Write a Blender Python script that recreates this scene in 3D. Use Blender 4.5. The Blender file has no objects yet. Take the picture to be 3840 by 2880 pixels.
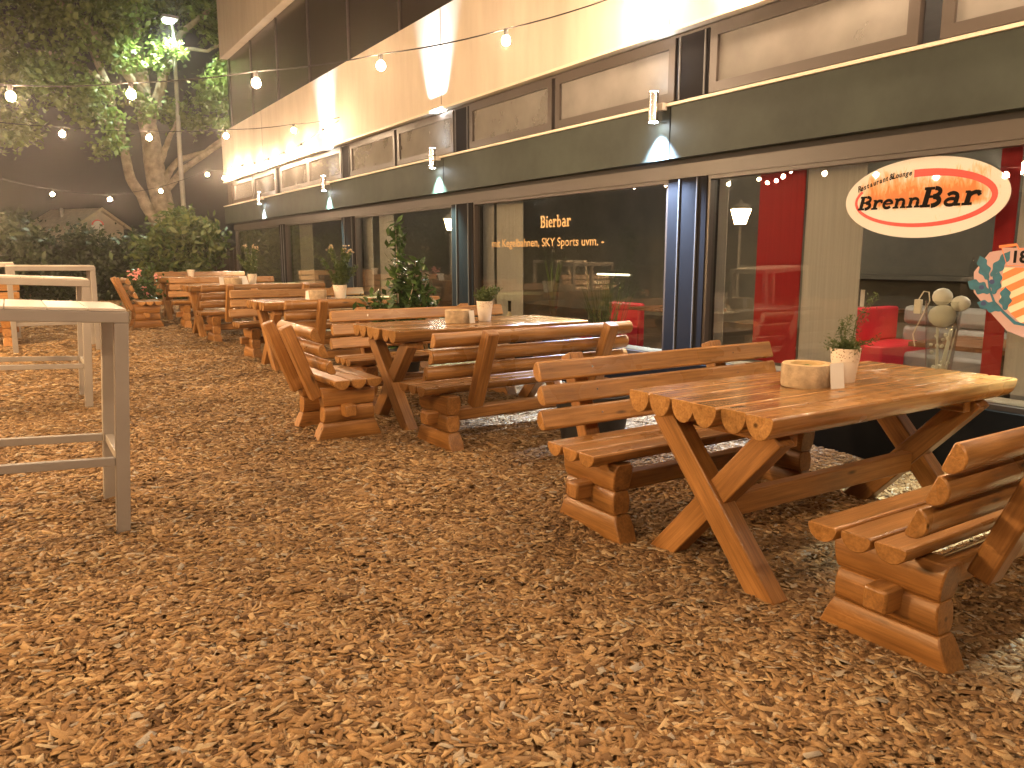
import bpy, math, random
import numpy as np
from mathutils import Matrix, Vector
random.seed(7); np.random.seed(7)
SC = bpy.context.scene
COL = SC.collection
PI = math.pi
def R(a): return math.radians(a)
def gz(y): return max(0.0, .015*(y-1.0))          # the yard rises slightly away from the camera

# ------------------------------------------------------------------ materials
def nt(name):
    m = bpy.data.materials.new(name); m.use_nodes = True
    t = m.node_tree; t.nodes.clear()
    o = t.nodes.new('ShaderNodeOutputMaterial')
    return m, t, o
def N(t, typ, **kw):
    n = t.nodes.new(typ)
    for k, v in kw.items():
        if k in n.inputs: n.inputs[k].default_value = v
        else: setattr(n, k, v)
    return n
def ramp(t, fac, stops):
    r = t.nodes.new('ShaderNodeValToRGB')
    el = r.color_ramp.elements
    while len(el) < len(stops): el.new(.5)
    for e, (p, c) in zip(el, stops):
        e.position = p; e.color = (*c, 1) if len(c) == 3 else c
    t.links.new(fac, r.inputs['Fac']); return r
def mix(t, fac, a, b, mode='MIX'):
    n = t.nodes.new('ShaderNodeMix'); n.data_type = 'RGBA'; n.blend_type = mode
    for sock, v in ((n.inputs[0], fac), (n.inputs[6], a), (n.inputs[7], b)):
        if hasattr(v, 'links') or hasattr(v, 'node'): t.links.new(v, sock)
        elif isinstance(v, (int, float)): sock.default_value = v
        else: sock.default_value = (*v, 1)
    return n.outputs[2]
def simple(name, col, rough=.6, metal=0, var=.12, scale=6, bump=0, bscale=60, spec=.5, coat=0):
    m, t, o = nt(name)
    b = N(t, 'ShaderNodeBsdfPrincipled', Roughness=rough, Metallic=metal)
    b.inputs['Specular IOR Level'].default_value = spec
    b.inputs['Coat Weight'].default_value = coat
    tc = N(t, 'ShaderNodeTexCoord')
    n = N(t, 'ShaderNodeTexNoise', Scale=scale, Detail=5.0, Roughness=.6)
    t.links.new(tc.outputs['Object'], n.inputs['Vector'])
    r = ramp(t, n.outputs['Fac'], [(.3, tuple(c*(1-var) for c in col)), (.7, tuple(min(1, c*(1+var)) for c in col))])
    t.links.new(r.outputs[0], b.inputs['Base Color'])
    if bump:
        n2 = N(t, 'ShaderNodeTexNoise', Scale=bscale, Detail=4.0)
        t.links.new(tc.outputs['Object'], n2.inputs['Vector'])
        bp = N(t, 'ShaderNodeBump', Strength=bump, Distance=.01)
        t.links.new(n2.outputs['Fac'], bp.inputs['Height']); t.links.new(bp.outputs[0], b.inputs['Normal'])
    t.links.new(b.outputs[0], o.inputs[0]); return m
def emit(name, col, s):
    m, t, o = nt(name)
    e = N(t, 'ShaderNodeEmission', Strength=s); e.inputs[0].default_value = (*col, 1)
    t.links.new(e.outputs[0], o.inputs[0]); return m
def wood(name, light, dark, rough=.33, end=False):
    m, t, o = nt(name)
    b = N(t, 'ShaderNodeBsdfPrincipled', Roughness=rough)
    tc = N(t, 'ShaderNodeTexCoord'); geo = N(t, 'ShaderNodeNewGeometry')
    oi = N(t, 'ShaderNodeObjectInfo')
    sc = N(t, 'ShaderNodeVectorMath', operation='SCALE'); sc.inputs[3].default_value = 37.0
    cx = N(t, 'ShaderNodeCombineXYZ')
    t.links.new(geo.outputs['Random Per Island'], cx.inputs[0]); t.links.new(geo.outputs['Random Per Island'], cx.inputs[1])
    t.links.new(oi.outputs['Random'], cx.inputs[2]); t.links.new(cx.outputs[0], sc.inputs[0])
    add = N(t, 'ShaderNodeVectorMath', operation='ADD')
    t.links.new(tc.outputs['Object'], add.inputs[0]); t.links.new(sc.outputs[0], add.inputs[1])
    mp = N(t, 'ShaderNodeMapping'); mp.inputs['Scale'].default_value = (1.3, 15, 15)
    t.links.new(add.outputs[0], mp.inputs['Vector'])
    n1 = N(t, 'ShaderNodeTexNoise', Scale=1.6, Detail=7.0, Roughness=.62, Distortion=.7)
    t.links.new(mp.outputs[0], n1.inputs['Vector'])
    mp2 = N(t, 'ShaderNodeMapping'); mp2.inputs['Scale'].default_value = (2.5, 70, 70)
    t.links.new(add.outputs[0], mp2.inputs['Vector'])
    n2 = N(t, 'ShaderNodeTexNoise', Scale=1.5, Detail=4.0)
    t.links.new(mp2.outputs[0], n2.inputs['Vector'])
    r1 = ramp(t, n1.outputs['Fac'], [(.28, dark), (.5, tuple((a+c)/2 for a, c in zip(light, dark))), (.72, light)])
    r2 = ramp(t, n2.outputs['Fac'], [(.3, (.72,)*3), (.7, (1.12,)*3)])
    c = mix(t, 1.0, r1.outputs[0], r2.outputs[0], 'MULTIPLY')
    # blotchy stain and wear
    n3 = N(t, 'ShaderNodeTexNoise', Scale=3.0, Detail=3.0); t.links.new(add.outputs[0], n3.inputs['Vector'])
    r3 = ramp(t, n3.outputs['Fac'], [(.3, (.8,)*3), (.7, (1.15,)*3)])
    c = mix(t, 1.0, c, r3.outputs[0], 'MULTIPLY')
    # tone per plank
    ri = ramp(t, geo.outputs['Random Per Island'], [(0, (.8, .78, .76)), (1, (1.12, 1.1, 1.08))])
    c = mix(t, 1.0, c, ri.outputs[0], 'MULTIPLY')
    ro = ramp(t, oi.outputs['Random'], [(0, (.80, .80, .80)), (.5, (1.0, .98, .96)), (1, (1.16, 1.18, 1.22))])
    c = mix(t, 1.0, c, ro.outputs[0], 'MULTIPLY')
    # knots
    mk = N(t, 'ShaderNodeMapping'); mk.inputs['Scale'].default_value = (2.6, 9, 9)
    t.links.new(add.outputs[0], mk.inputs['Vector'])
    vo = N(t, 'ShaderNodeTexVoronoi', Scale=1.0, Randomness=1.0); t.links.new(mk.outputs[0], vo.inputs['Vector'])
    rk = ramp(t, vo.outputs['Distance'], [(.05, (1, 1, 1)), (.13, (0, 0, 0))])
    c = mix(t, rk.outputs[0], c, tuple(d*.32 for d in dark))
    t.links.new(c, b.inputs['Base Color'])
    rr = ramp(t, n3.outputs['Fac'], [(.3, (rough-.08,)*3), (.7, (rough+.12,)*3)])
    t.links.new(rr.outputs[0], b.inputs['Roughness'])
    bp = N(t, 'ShaderNodeBump', Strength=.25, Distance=.004)
    t.links.new(n2.outputs['Fac'], bp.inputs['Height']); t.links.new(bp.outputs[0], b.inputs['Normal'])
    t.links.new(b.outputs[0], o.inputs[0]); return m
def glass(name, tint=(.9, .92, .9), boost=1.0, diffuse=0.0, dcol=(.5, .5, .48)):
    m, t, o = nt(name)
    tr = N(t, 'ShaderNodeBsdfTransparent'); tr.inputs[0].default_value = (*tint, 1)
    gl = N(t, 'ShaderNodeBsdfGlossy', Roughness=0.0)
    fr = N(t, 'ShaderNodeFresnel'); ge = N(t, 'ShaderNodeNewGeometry')     # same reflectance on both faces of the thin pane
    io = N(t, 'ShaderNodeMapRange'); io.inputs[3].default_value = 1.52; io.inputs[4].default_value = 1/1.52
    t.links.new(ge.outputs['Backfacing'], io.inputs[0]); t.links.new(io.outputs[0], fr.inputs[0])
    mu = N(t, 'ShaderNodeMath', operation='MULTIPLY', use_clamp=True); mu.inputs[1].default_value = boost
    t.links.new(fr.outputs[0], mu.inputs[0])
    base = tr
    if diffuse:
        df = N(t, 'ShaderNodeBsdfDiffuse'); df.inputs[0].default_value = (*dcol, 1)
        m0 = N(t, 'ShaderNodeMixShader', Fac=diffuse)
        tc = N(t, 'ShaderNodeTexCoord'); n = N(t, 'ShaderNodeTexNoise', Scale=2.5, Detail=4.0)
        t.links.new(tc.outputs['Object'], n.inputs['Vector'])
        r = ramp(t, n.outputs['Fac'], [(.3, (diffuse*.8,)*3), (.7, (min(1, diffuse*1.2),)*3)])
        t.links.new(r.outputs[0], m0.inputs[0])
        t.links.new(tr.outputs[0], m0.inputs[1]); t.links.new(df.outputs[0], m0.inputs[2]); base = m0
    ms = N(t, 'ShaderNodeMixShader')
    t.links.new(mu.outputs[0], ms.inputs[0]); t.links.new(base.outputs[0], ms.inputs[1]); t.links.new(gl.outputs[0], ms.inputs[2])
    t.links.new(ms.outputs[0], o.inputs[0]); return m
def leafmat(name, c1, c2, rough=.45, trans=.35):
    m, t, o = nt(name)
    geo = N(t, 'ShaderNodeNewGeometry')
    r = ramp(t, geo.outputs['Random Per Island'], [(0, c1), (1, c2)])
    b = N(t, 'ShaderNodeBsdfPrincipled', Roughness=rough); t.links.new(r.outputs[0], b.inputs['Base Color'])
    tl = N(t, 'ShaderNodeBsdfTranslucent'); t.links.new(r.outputs[0], tl.inputs[0])
    ms = N(t, 'ShaderNodeMixShader', Fac=trans)
    t.links.new(b.outputs[0], ms.inputs[1]); t.links.new(tl.outputs[0], ms.inputs[2]); t.links.new(ms.outputs[0], o.inputs[0])
    return m

M = {}
M['wood'] = wood('varnished_pine', (.46, .235, .076), (.25, .118, .032), .30)
M['woodtop'] = wood('varnished_pine_tabletop', (.44, .235, .080), (.25, .12, .036), .20)
M['woodleg'] = wood('stained_pine', (.44, .215, .062), (.23, .10, .026), .40)
M['fence'] = wood('weathered_fence', (.10, .065, .04), (.05, .032, .02), .8)
M['bark'] = simple('bark', (.34, .27, .19), .9, var=.45, scale=5, bump=.9, bscale=22)
M['birch'] = simple('slice_bark', (.40, .30, .19), .8, var=.35, scale=18, bump=.5)
M['cut'] = simple('cut_wood', (.62, .42, .2), .6, var=.2, scale=14)
M['moss'] = simple('moss', (.10, .13, .03), .95, var=.5, scale=40, bump=1)
M['white_steel'] = simple('white_powder_coat', (.30, .27, .24), .42, var=.06, scale=4)
M['white_tile'] = simple('white_table_panel', (.62, .55, .47), .30, var=.05, scale=3)
M['alu'] = simple('brown_aluminium', (.050, .038, .031), .42, var=.12, scale=2, spec=.5)
M['gap_shade'] = simple('painted_gap_shade', (.012, .010, .009), .7)
M['pillar'] = simple('grey_pillar_cladding', (.014, .0135, .015), .95, var=.06, spec=.1)
M['glint'] = simple('painted_edge_glint', (.13, .13, .13), .6, metal=.1, var=.03)  # paler strips: lamp reflections along the pillar edges put into colour
M['fascia'] = simple('dark_green_fascia', (.034, .043, .035), .6, var=.28, scale=2.6, spec=.3)
M['trim'] = simple('cream_metal_trim', (.66, .58, .46), .4, var=.06)
M['black'] = simple('black_plinth', (.004, .004, .0045), .9, var=.2, spec=.15)
M['chrome'] = simple('brushed_steel', (.72, .68, .64), .22, metal=1, var=.05)
M['bracket'] = simple('lamp_bracket', (.55, .50, .44), .5)
M['band'] = None
M['glass'] = glass('window_glass', (.90, .91, .88), 1.5)
M['clglass'] = glass('pale_clerestory_glass', (.8, .8, .76), 1.3, .60, (.30, .285, .265))  # clear pane mixed with patchy grey diffuse
M['vaseglass'] = glass('vase_glass', (.93, .94, .93), 1.4)
M['ugl'] = simple('dark_upper_windows', (.035, .028, .022), .25, var=.15, scale=.7)
M['intwall'] = simple('interior_wall', (.24, .22, .18), .8, var=.2, scale=1.2)
M['intdark'] = simple('interior_dark_panel', (.06, .055, .045), .6, var=.2)
M['intfloor'] = simple('interior_floor', (.10, .07, .05), .35, var=.25)
M['intceil'] = simple('interior_ceiling', (.12, .11, .095), .8)
def cloth(name, col, tr=.45):
    m, t, o = nt(name)
    tc = N(t, 'ShaderNodeTexCoord'); mp = N(t, 'ShaderNodeMapping'); mp.inputs['Scale'].default_value = (1, 60, 1.2); t.links.new(tc.outputs['Object'], mp.inputs['Vector'])
    n = N(t, 'ShaderNodeTexNoise', Scale=1.0, Detail=3.0); t.links.new(mp.outputs[0], n.inputs['Vector'])
    r = ramp(t, n.outputs['Fac'], [(.3, tuple(c*.92 for c in col)), (.7, tuple(c*1.06 for c in col))])
    d = N(t, 'ShaderNodeBsdfDiffuse'); tl = N(t, 'ShaderNodeBsdfTranslucent'); ms = N(t, 'ShaderNodeMixShader', Fac=tr)
    t.links.new(r.outputs[0], d.inputs[0]); t.links.new(r.outputs[0], tl.inputs[0]); t.links.new(d.outputs[0], ms.inputs[1]); t.links.new(tl.outputs[0], ms.inputs[2]); t.links.new(ms.outputs[0], o.inputs[0]); return m
M['greycloth'] = cloth('grey_panel_fabric', (.60, .56, .52)); M['redcloth'] = cloth('red_panel_fabric', (.46, .045, .055))
M['redseat'] = simple('red_leatherette', (.72, .02, .05), .45, var=.08)
M['greyseat'] = simple('grey_leather', (.30, .285, .27), .4, var=.1)
M['inttable'] = wood('interior_table_wood', (.34, .16, .075), (.20, .085, .038), .3)
M['white'] = simple('white_ceramic', (.80, .72, .62), .35, var=.04)
M['cream'] = simple('cream_gourd', (.90, .87, .80), .5, var=.05)
M['candle'] = simple('candle_wax', (.75, .6, .3), .5)
M['dark_pot'] = simple('anthracite_pot', (.022, .023, .026), .55, var=.2, bump=.25, bscale=90)
M['soil'] = simple('soil', (.03, .022, .015), .95, var=.4, scale=40, bump=.8)
M['card'] = simple('white_card', (.75, .72, .66), .5, var=.03)
M['cable'] = simple('black_cable', (.015, .013, .012), .6)
M['pole'] = simple('galvanised_pole', (.42, .40, .36), .5, metal=.3)
M['hutwall'] = simple('pale_hut_wall', (.75, .66, .54), .8, var=.12, scale=3)
M['hutroof'] = simple('grey_hut_roof', (.60, .52, .42), .75, var=.2, scale=8)
M['huttrim'] = simple('pale_bargeboard', (.72, .62, .45), .6)
M['signwhite'] = simple('sign_white', (.8, .76, .7), .4, var=.02)
M['signred'] = simple('sign_red', (.70, .045, .035), .4, var=.03)
M['ink'] = simple('black_lettering', (.006, .005, .005), .7, spec=.1)
M['gold'] = simple('gold_lettering', (.62, .40, .17), .45, var=.15, scale=30)
M['orange'] = simple('orange_print', (.80, .22, .06), .5, var=.1)
M['teal'] = simple('teal_print', (.008, .12, .19), .5, var=.25, scale=20)
M['pink'] = simple('pink_print', (.50, .32, .30), .5, var=.08)
M['creamprint'] = simple('cream_print', (.80, .66, .45), .5, var=.05)
M['bluegreen'] = simple('berry_print', (.02, .04, .16), .5)
M['flower'] = simple('pink_petals', (.85, .36, .33), .6, var=.1)
M['leaf_tree'] = leafmat('tree_leaves', (.11, .155, .032), (.24, .29, .075))
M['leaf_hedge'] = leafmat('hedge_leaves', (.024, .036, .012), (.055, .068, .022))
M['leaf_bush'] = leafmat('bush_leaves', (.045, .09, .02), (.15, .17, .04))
M['leaf_laurel'] = leafmat('laurel_leaves', (.03, .065, .018), (.07, .12, .03), .25, .15)
M['leaf_herb'] = leafmat('herb_leaves', (.05, .09, .025), (.13, .16, .05))
M['hedgecore'] = simple('dark_hedge_core', (.022, .022, .012), .95, var=.4, scale=9)
M['bulb'] = emit('warm_bulb_glow', (1.0, .69, .43), 285)
M['bulbsmall'] = M['bulb']
M['lantern'] = emit('lantern_glow', (1.0, .62, .28), 330)
M['lantern_dim'] = emit('lantern_glow_dim', (1.0, .68, .36), 40)
M['ledwhite'] = emit('cool_led', (.80, .90, 1.0), 60)
M['streetled'] = emit('street_lamp_led', (.82, .93, 1.0), 16)
M['warmlamp'] = emit('warm_ceiling_lamp', (1.0, .84, .64), 66)
M['tube'] = emit('fluorescent_tube', (1.0, .88, .55), 2.2)
M['redlamp'] = emit('red_lamp', (1.0, .05, .06), 12)

# concrete band : stained, vertical joints are geometry
m, t, o = nt('painted_concrete')
b = N(t, 'ShaderNodeBsdfPrincipled', Roughness=.8)
tc = N(t, 'ShaderNodeTexCoord'); mp = N(t, 'ShaderNodeMapping'); mp.inputs['Scale'].default_value = (1, 1.6, .28)
t.links.new(tc.outputs['Object'], mp.inputs['Vector'])
n = N(t, 'ShaderNodeTexNoise', Scale=1.6, Detail=6.0, Roughness=.65); t.links.new(mp.outputs[0], n.inputs['Vector'])
r = ramp(t, n.outputs['Fac'], [(.3, (.47, .41, .335)), (.7, (.60, .535, .445))])
t.links.new(r.outputs[0], b.inputs['Base Color']); t.links.new(b.outputs[0], o.inputs[0])
M['band'] = m
# wood chips: every chip its own tone
m, t, o = nt('wood_chip_mulch')
b = N(t, 'ShaderNodeBsdfPrincipled', Roughness=.75); b.inputs['Specular IOR Level'].default_value = .25
geo = N(t, 'ShaderNodeNewGeometry')
r = ramp(t, geo.outputs['Random Per Island'], [(0, (.10, .052, .022)), (.16, (.25, .14, .060)), (.42, (.40, .235, .098)),
        (.6, (.33, .21, .11)), (.8, (.48, .30, .135)), (.92, (.60, .44, .24)), (1, (.40, .36, .30))])
tc = N(t, 'ShaderNodeTexCoord'); n = N(t, 'ShaderNodeTexNoise', Scale=.55, Detail=4.0); t.links.new(tc.outputs['Object'], n.inputs['Vector'])
r2 = ramp(t, n.outputs['Fac'], [(.32, (.62, .61, .60)), (.68, (.98, .98, .98))])
n2 = N(t, 'ShaderNodeTexNoise', Scale=260.0, Detail=2.0); t.links.new(tc.outputs['Object'], n2.inputs['Vector'])
r3 = ramp(t, n2.outputs['Fac'], [(.3, (.82,)*3), (.7, (1.12,)*3)])
c = mix(t, 1.0, r.outputs[0], r2.outputs[0], 'MULTIPLY'); c = mix(t, 1.0, c, r3.outputs[0], 'MULTIPLY')
t.links.new(c, b.inputs['Base Color']); t.links.new(b.outputs[0], o.inputs[0]); M['chips'] = m
# ground under the chips: finer, darker chip litter
m, t, o = nt('chip_litter_ground')
b = N(t, 'ShaderNodeBsdfPrincipled', Roughness=.9); b.inputs['Specular IOR Level'].default_value = .1
tc = N(t, 'ShaderNodeTexCoord'); v = N(t, 'ShaderNodeTexVoronoi', Scale=55.0); t.links.new(tc.outputs['Object'], v.inputs['Vector'])
r = ramp(t, v.outputs['Color'], [(0, (.10, .05, .022)), (.5, (.25, .135, .06)), (1, (.40, .24, .12))])
n = N(t, 'ShaderNodeTexNoise', Scale=.55, Detail=4.0); t.links.new(tc.outputs['Object'], n.inputs['Vector'])
r2 = ramp(t, n.outputs['Fac'], [(.32, (.6,)*3), (.68, (1.0,)*3)])
c = mix(t, 1.0, r.outputs[0], r2.outputs[0], 'MULTIPLY'); t.links.new(c, b.inputs['Base Color'])
bp = N(t, 'ShaderNodeBump', Strength=.8, Distance=.01); t.links.new(v.outputs['Distance'], bp.inputs['Height']); t.links.new(bp.outputs[0], b.inputs['Normal'])
t.links.new(b.outputs[0], o.inputs[0]); M['ground'] = m
# oval sign print: white with flames licking up through the middle
m, t, o = nt('flame_print')
b = N(t, 'ShaderNodeBsdfPrincipled', Roughness=.4); b.inputs['Coat Weight'].default_value = 1; b.inputs['Coat Roughness'].default_value = .02
tc = N(t, 'ShaderNodeTexCoord'); mp = N(t, 'ShaderNodeMapping'); mp.inputs['Scale'].default_value = (26, 7.5, 1)
t.links.new(tc.outputs['Object'], mp.inputs['Vector'])
n = N(t, 'ShaderNodeTexNoise', Scale=1.0, Detail=5.0, Roughness=.6, Distortion=1.1); t.links.new(mp.outputs[0], n.inputs['Vector'])
sx = N(t, 'ShaderNodeSeparateXYZ'); t.links.new(tc.outputs['Object'], sx.inputs[0])
rv = ramp(t, sx.outputs[1], [(0, (.0,)*3), (1, (1,)*3)])
mr = N(t, 'ShaderNodeMapRange'); mr.inputs[1].default_value = -.075; mr.inputs[2].default_value = -.03; t.links.new(sx.outputs[1], mr.inputs[0])
mr2 = N(t, 'ShaderNodeMapRange'); mr2.inputs[1].default_value = .21; mr2.inputs[2].default_value = .02; t.links.new(sx.outputs[1], mr2.inputs[0])
mu = N(t, 'ShaderNodeMath', operation='MULTIPLY'); t.links.new(mr.outputs[0], mu.inputs[0]); t.links.new(mr2.outputs[0], mu.inputs[1])
ab = N(t, 'ShaderNodeMath', operation='ABSOLUTE'); t.links.new(sx.outputs[0], ab.inputs[0])
mr3 = N(t, 'ShaderNodeMapRange'); mr3.inputs[1].default_value = .46; mr3.inputs[2].default_value = .34; t.links.new(ab.outputs[0], mr3.inputs[0])
mu2 = N(t, 'ShaderNodeMath', operation='MULTIPLY'); t.links.new(mu.outputs[0], mu2.inputs[0]); t.links.new(mr3.outputs[0], mu2.inputs[1])
ad = N(t, 'ShaderNodeMath', operation='MULTIPLY_ADD'); ad.inputs[1].default_value = .55; t.links.new(mu2.outputs[0], ad.inputs[0]); t.links.new(n.outputs['Fac'], ad.inputs[2])
r = ramp(t, ad.outputs[0], [(.64, (.90, .86, .80)), (.76, (.89, .66, .42)), (.92, (.87, .44, .16)), (1, (.8, .3, .08))])
t.links.new(r.outputs[0], b.inputs['Base Color'])
tl = N(t, 'ShaderNodeBsdfTranslucent'); t.links.new(r.outputs[0], tl.inputs[0])
ms = N(t, 'ShaderNodeMixShader', Fac=.35); t.links.new(b.outputs[0], ms.inputs[1]); t.links.new(tl.outputs[0], ms.inputs[2])
t.links.new(ms.outputs[0], o.inputs[0]); M['oval'] = m
# patterned lace rim of flower pots
m, t, o = nt('lace_rim')
b = N(t, 'ShaderNodeBsdfPrincipled', Roughness=.4)
tc = N(t, 'ShaderNodeTexCoord'); v = N(t, 'ShaderNodeTexVoronoi', Scale=95.0); t.links.new(tc.outputs['Object'], v.inputs['Vector'])
r = ramp(t, v.outputs['Distance'], [(.22, (.32, .19, .10)), (.38, (.80, .70, .58))]); t.links.new(r.outputs[0], b.inputs['Base Color'])
t.links.new(b.outputs[0], o.inputs[0]); M['lace'] = m

# ------------------------------------------------------------------ mesh helpers
class MB:
    def __init__(s): s.v = []; s.f = []
    def add(s, verts, faces, mat=None):
        k = len(s.v)
        if mat is not None: verts = [tuple(mat @ Vector(p)) for p in verts]
        s.v += [tuple(p) for p in verts]; s.f += [tuple(i+k for i in f) for f in faces]; return s
    def box(s, x0, x1, y0, y1, z0, z1, mat=None):
        v = [(x, y, z) for z in (z0, z1) for y in (y0, y1) for x in (x0, x1)]
        f = [(0, 2, 3, 1), (4, 5, 7, 6), (0, 1, 5, 4), (2, 6, 7, 3), (0, 4, 6, 2), (1, 3, 7, 5)]
        return s.add(v, f, mat)
    def prism(s, prof, x0, x1, mat=None):              # profile of (y, z), swept along x
        n = len(prof)
        v = [(x0, y, z) for y, z in prof] + [(x1, y, z) for y, z in prof]
        f = [(i, (i+1) % n, (i+1) % n+n, i+n) for i in range(n)] + [tuple(range(n))[::-1], tuple(range(n, 2*n))]
        return s.add(v, f, mat)
    def lathe(s, prof, n=24, mat=None, cap=True):      # profile of (r, z), bottom to top
        v = []; f = []
        for r, z in prof:
            for i in range(n):
                a = 2*PI*i/n; v.append((r*math.cos(a), r*math.sin(a), z))
        for j in range(len(prof)-1):
            for i in range(n):
                f.append((j*n+i, j*n+(i+1) % n, (j+1)*n+(i+1) % n, (j+1)*n+i))
        if cap: f += [tuple(range(n))[::-1], tuple(range((len(prof)-1)*n, len(prof)*n))]
        return s.add(v, f, mat)
    def tube(s, pts, rad, n=8, mat=None):
        pts = [Vector(p) for p in pts]
        rads = rad if isinstance(rad, (list, tuple)) else [rad]*len(pts)
        v = []; f = []
        up = Vector((0, 0, 1)); prev = None
        for i, p in enumerate(pts):
            d = (pts[min(i+1, len(pts)-1)]-pts[max(i-1, 0)]).normalized()
            if prev is None:
                a = d.cross(up)
                if a.length < 1e-3: a = d.cross(Vector((1, 0, 0)))
            else: a = prev - d*prev.dot(d)
            a.normalize(); prev = a; bb = d.cross(a)
            for k in range(n):
                an = 2*PI*k/n; q = p + (a*math.cos(an)+bb*math.sin(an))*rads[i]; v.append(tuple(q))
        for i in range(len(pts)-1):
            for k in range(n): f.append((i*n+k, i*n+(k+1) % n, (i+1)*n+(k+1) % n, (i+1)*n+k))
        f += [tuple(range(n))[::-1], tuple(range((len(pts)-1)*n, len(pts)*n))]
        return s.add(v, f, mat)
    def build(s, name, mat, parent=None, loc=(0, 0, 0), rot=(0, 0, 0), smooth=35, bevel=0, matrix=None):
        me = bpy.data.meshes.new(name); me.from_pydata(s.v, [], s.f); me.update()
        if mat: me.materials.append(mat)
        if smooth:
            me.polygons.foreach_set('use_smooth', [True]*len(me.polygons)); me.set_sharp_from_angle(angle=R(smooth))
        o = bpy.data.objects.new(name, me); COL.objects.link(o)
        if matrix is not None: o.matrix_local = matrix
        else: o.location = loc; o.rotation_euler = rot
        if parent: o.parent = parent
        if bevel:
            bv = o.modifiers.new('edge', 'BEVEL'); bv.width = bevel; bv.segments = 2; bv.limit_method = 'ANGLE'; bv.angle_limit = R(40)
        return o
def tag(o, label=None, cat=None, group=None, kind=None):
    if label: o['label'] = label
    if cat: o['category'] = cat
    if group: o['group'] = group
    if kind: o['kind'] = kind
    return o
def empty(name, loc=(0, 0, 0), rz=0, rot=None):
    o = bpy.data.objects.new(name, None); COL.objects.link(o); o.empty_display_size = .1
    o.location = loc; o.rotation_euler = rot or (0, 0, rz); return o
def copy_tree(o, parent=None):
    c = o.copy(); COL.objects.link(c)
    if parent: c.parent = parent
    for ch in [x for x in bpy.data.objects if x.parent == o]: copy_tree(ch, c)
    return c
def halflog(w, h, c=.008, n=9):
    p = [(-w/2+c, 0), (-w/2, -c)]
    for i in range(1, n): a = PI-PI*i/n; p.append((w/2*math.cos(a), -c-(h-c)*math.sin(a)))
    return (p + [(w/2, -c), (w/2-c, 0)])[::-1]
def npmesh(name, V, F, mat, parent=None):
    me = bpy.data.meshes.new(name); nv, nf, k = len(V), len(F), F.shape[1]
    me.vertices.add(nv); me.vertices.foreach_set('co', V.astype(np.float32).ravel())
    me.loops.add(nf*k); me.loops.foreach_set('vertex_index', F.astype(np.int32).ravel())
    me.polygons.add(nf); me.polygons.foreach_set('loop_start', np.arange(0, nf*k, k, dtype=np.int32))
    me.polygons.foreach_set('loop_total', np.full(nf, k, dtype=np.int32))
    me.update(calc_edges=True); me.materials.append(mat)
    o = bpy.data.objects.new(name, me); COL.objects.link(o)
    if parent: o.parent = parent
    return o
def leaves(P, size, elong=1.6, up=.4, jitter=.35, seed=0):
    """leaf per point: two quads folded along the midrib (one island each)"""
    g = np.random.RandomState(seed); n = len(P)
    nrm = g.normal(size=(n, 3)); nrm[:, 2] = np.abs(nrm[:, 2])+up; nrm /= np.linalg.norm(nrm, axis=1)[:, None]
    a = g.normal(size=(n, 3)); a -= nrm*(a*nrm).sum(1)[:, None]; a /= np.linalg.norm(a, axis=1)[:, None]
    b = np.cross(nrm, a); s = (size*(1+jitter*g.uniform(-1, 1, n)))[:, None]
    L = s*elong/2; W = s/2; dr = nrm*s*.22
    v = np.stack([P-a*L, P-b*W*.8-a*L*.1-dr*.6, P+a*L-dr, P+b*W*.8-a*L*.1-dr*.6], 1)
    V = v.reshape(-1, 3); i = np.arange(n)*4
    F = np.stack([np.stack([i, i+1, i+2], 1), np.stack([i, i+2, i+3], 1)], 1).reshape(-1, 3)
    return V, F

# ------------------------------------------------------------------ ground and chips
g = MB()
xs = [-58, -20, -6, 0, 4.845, 4.95, 20, 58]; ys = [-43, 1, 6, 12, 18, 22.5, 24, 40, 60]
for y in ys:
    for x in xs: g.v.append((x, y, (min(gz(y), .5) if x < 4.9 or y > 23 else -.15)-.012))
for j in range(len(ys)-1):
    for i in range(len(xs)-1): k = j*len(xs)+i; g.f.append((k, k+1, k+1+len(xs), k+len(xs)))
tag(g.build('ground', M['ground'], smooth=0), kind='structure')

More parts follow.
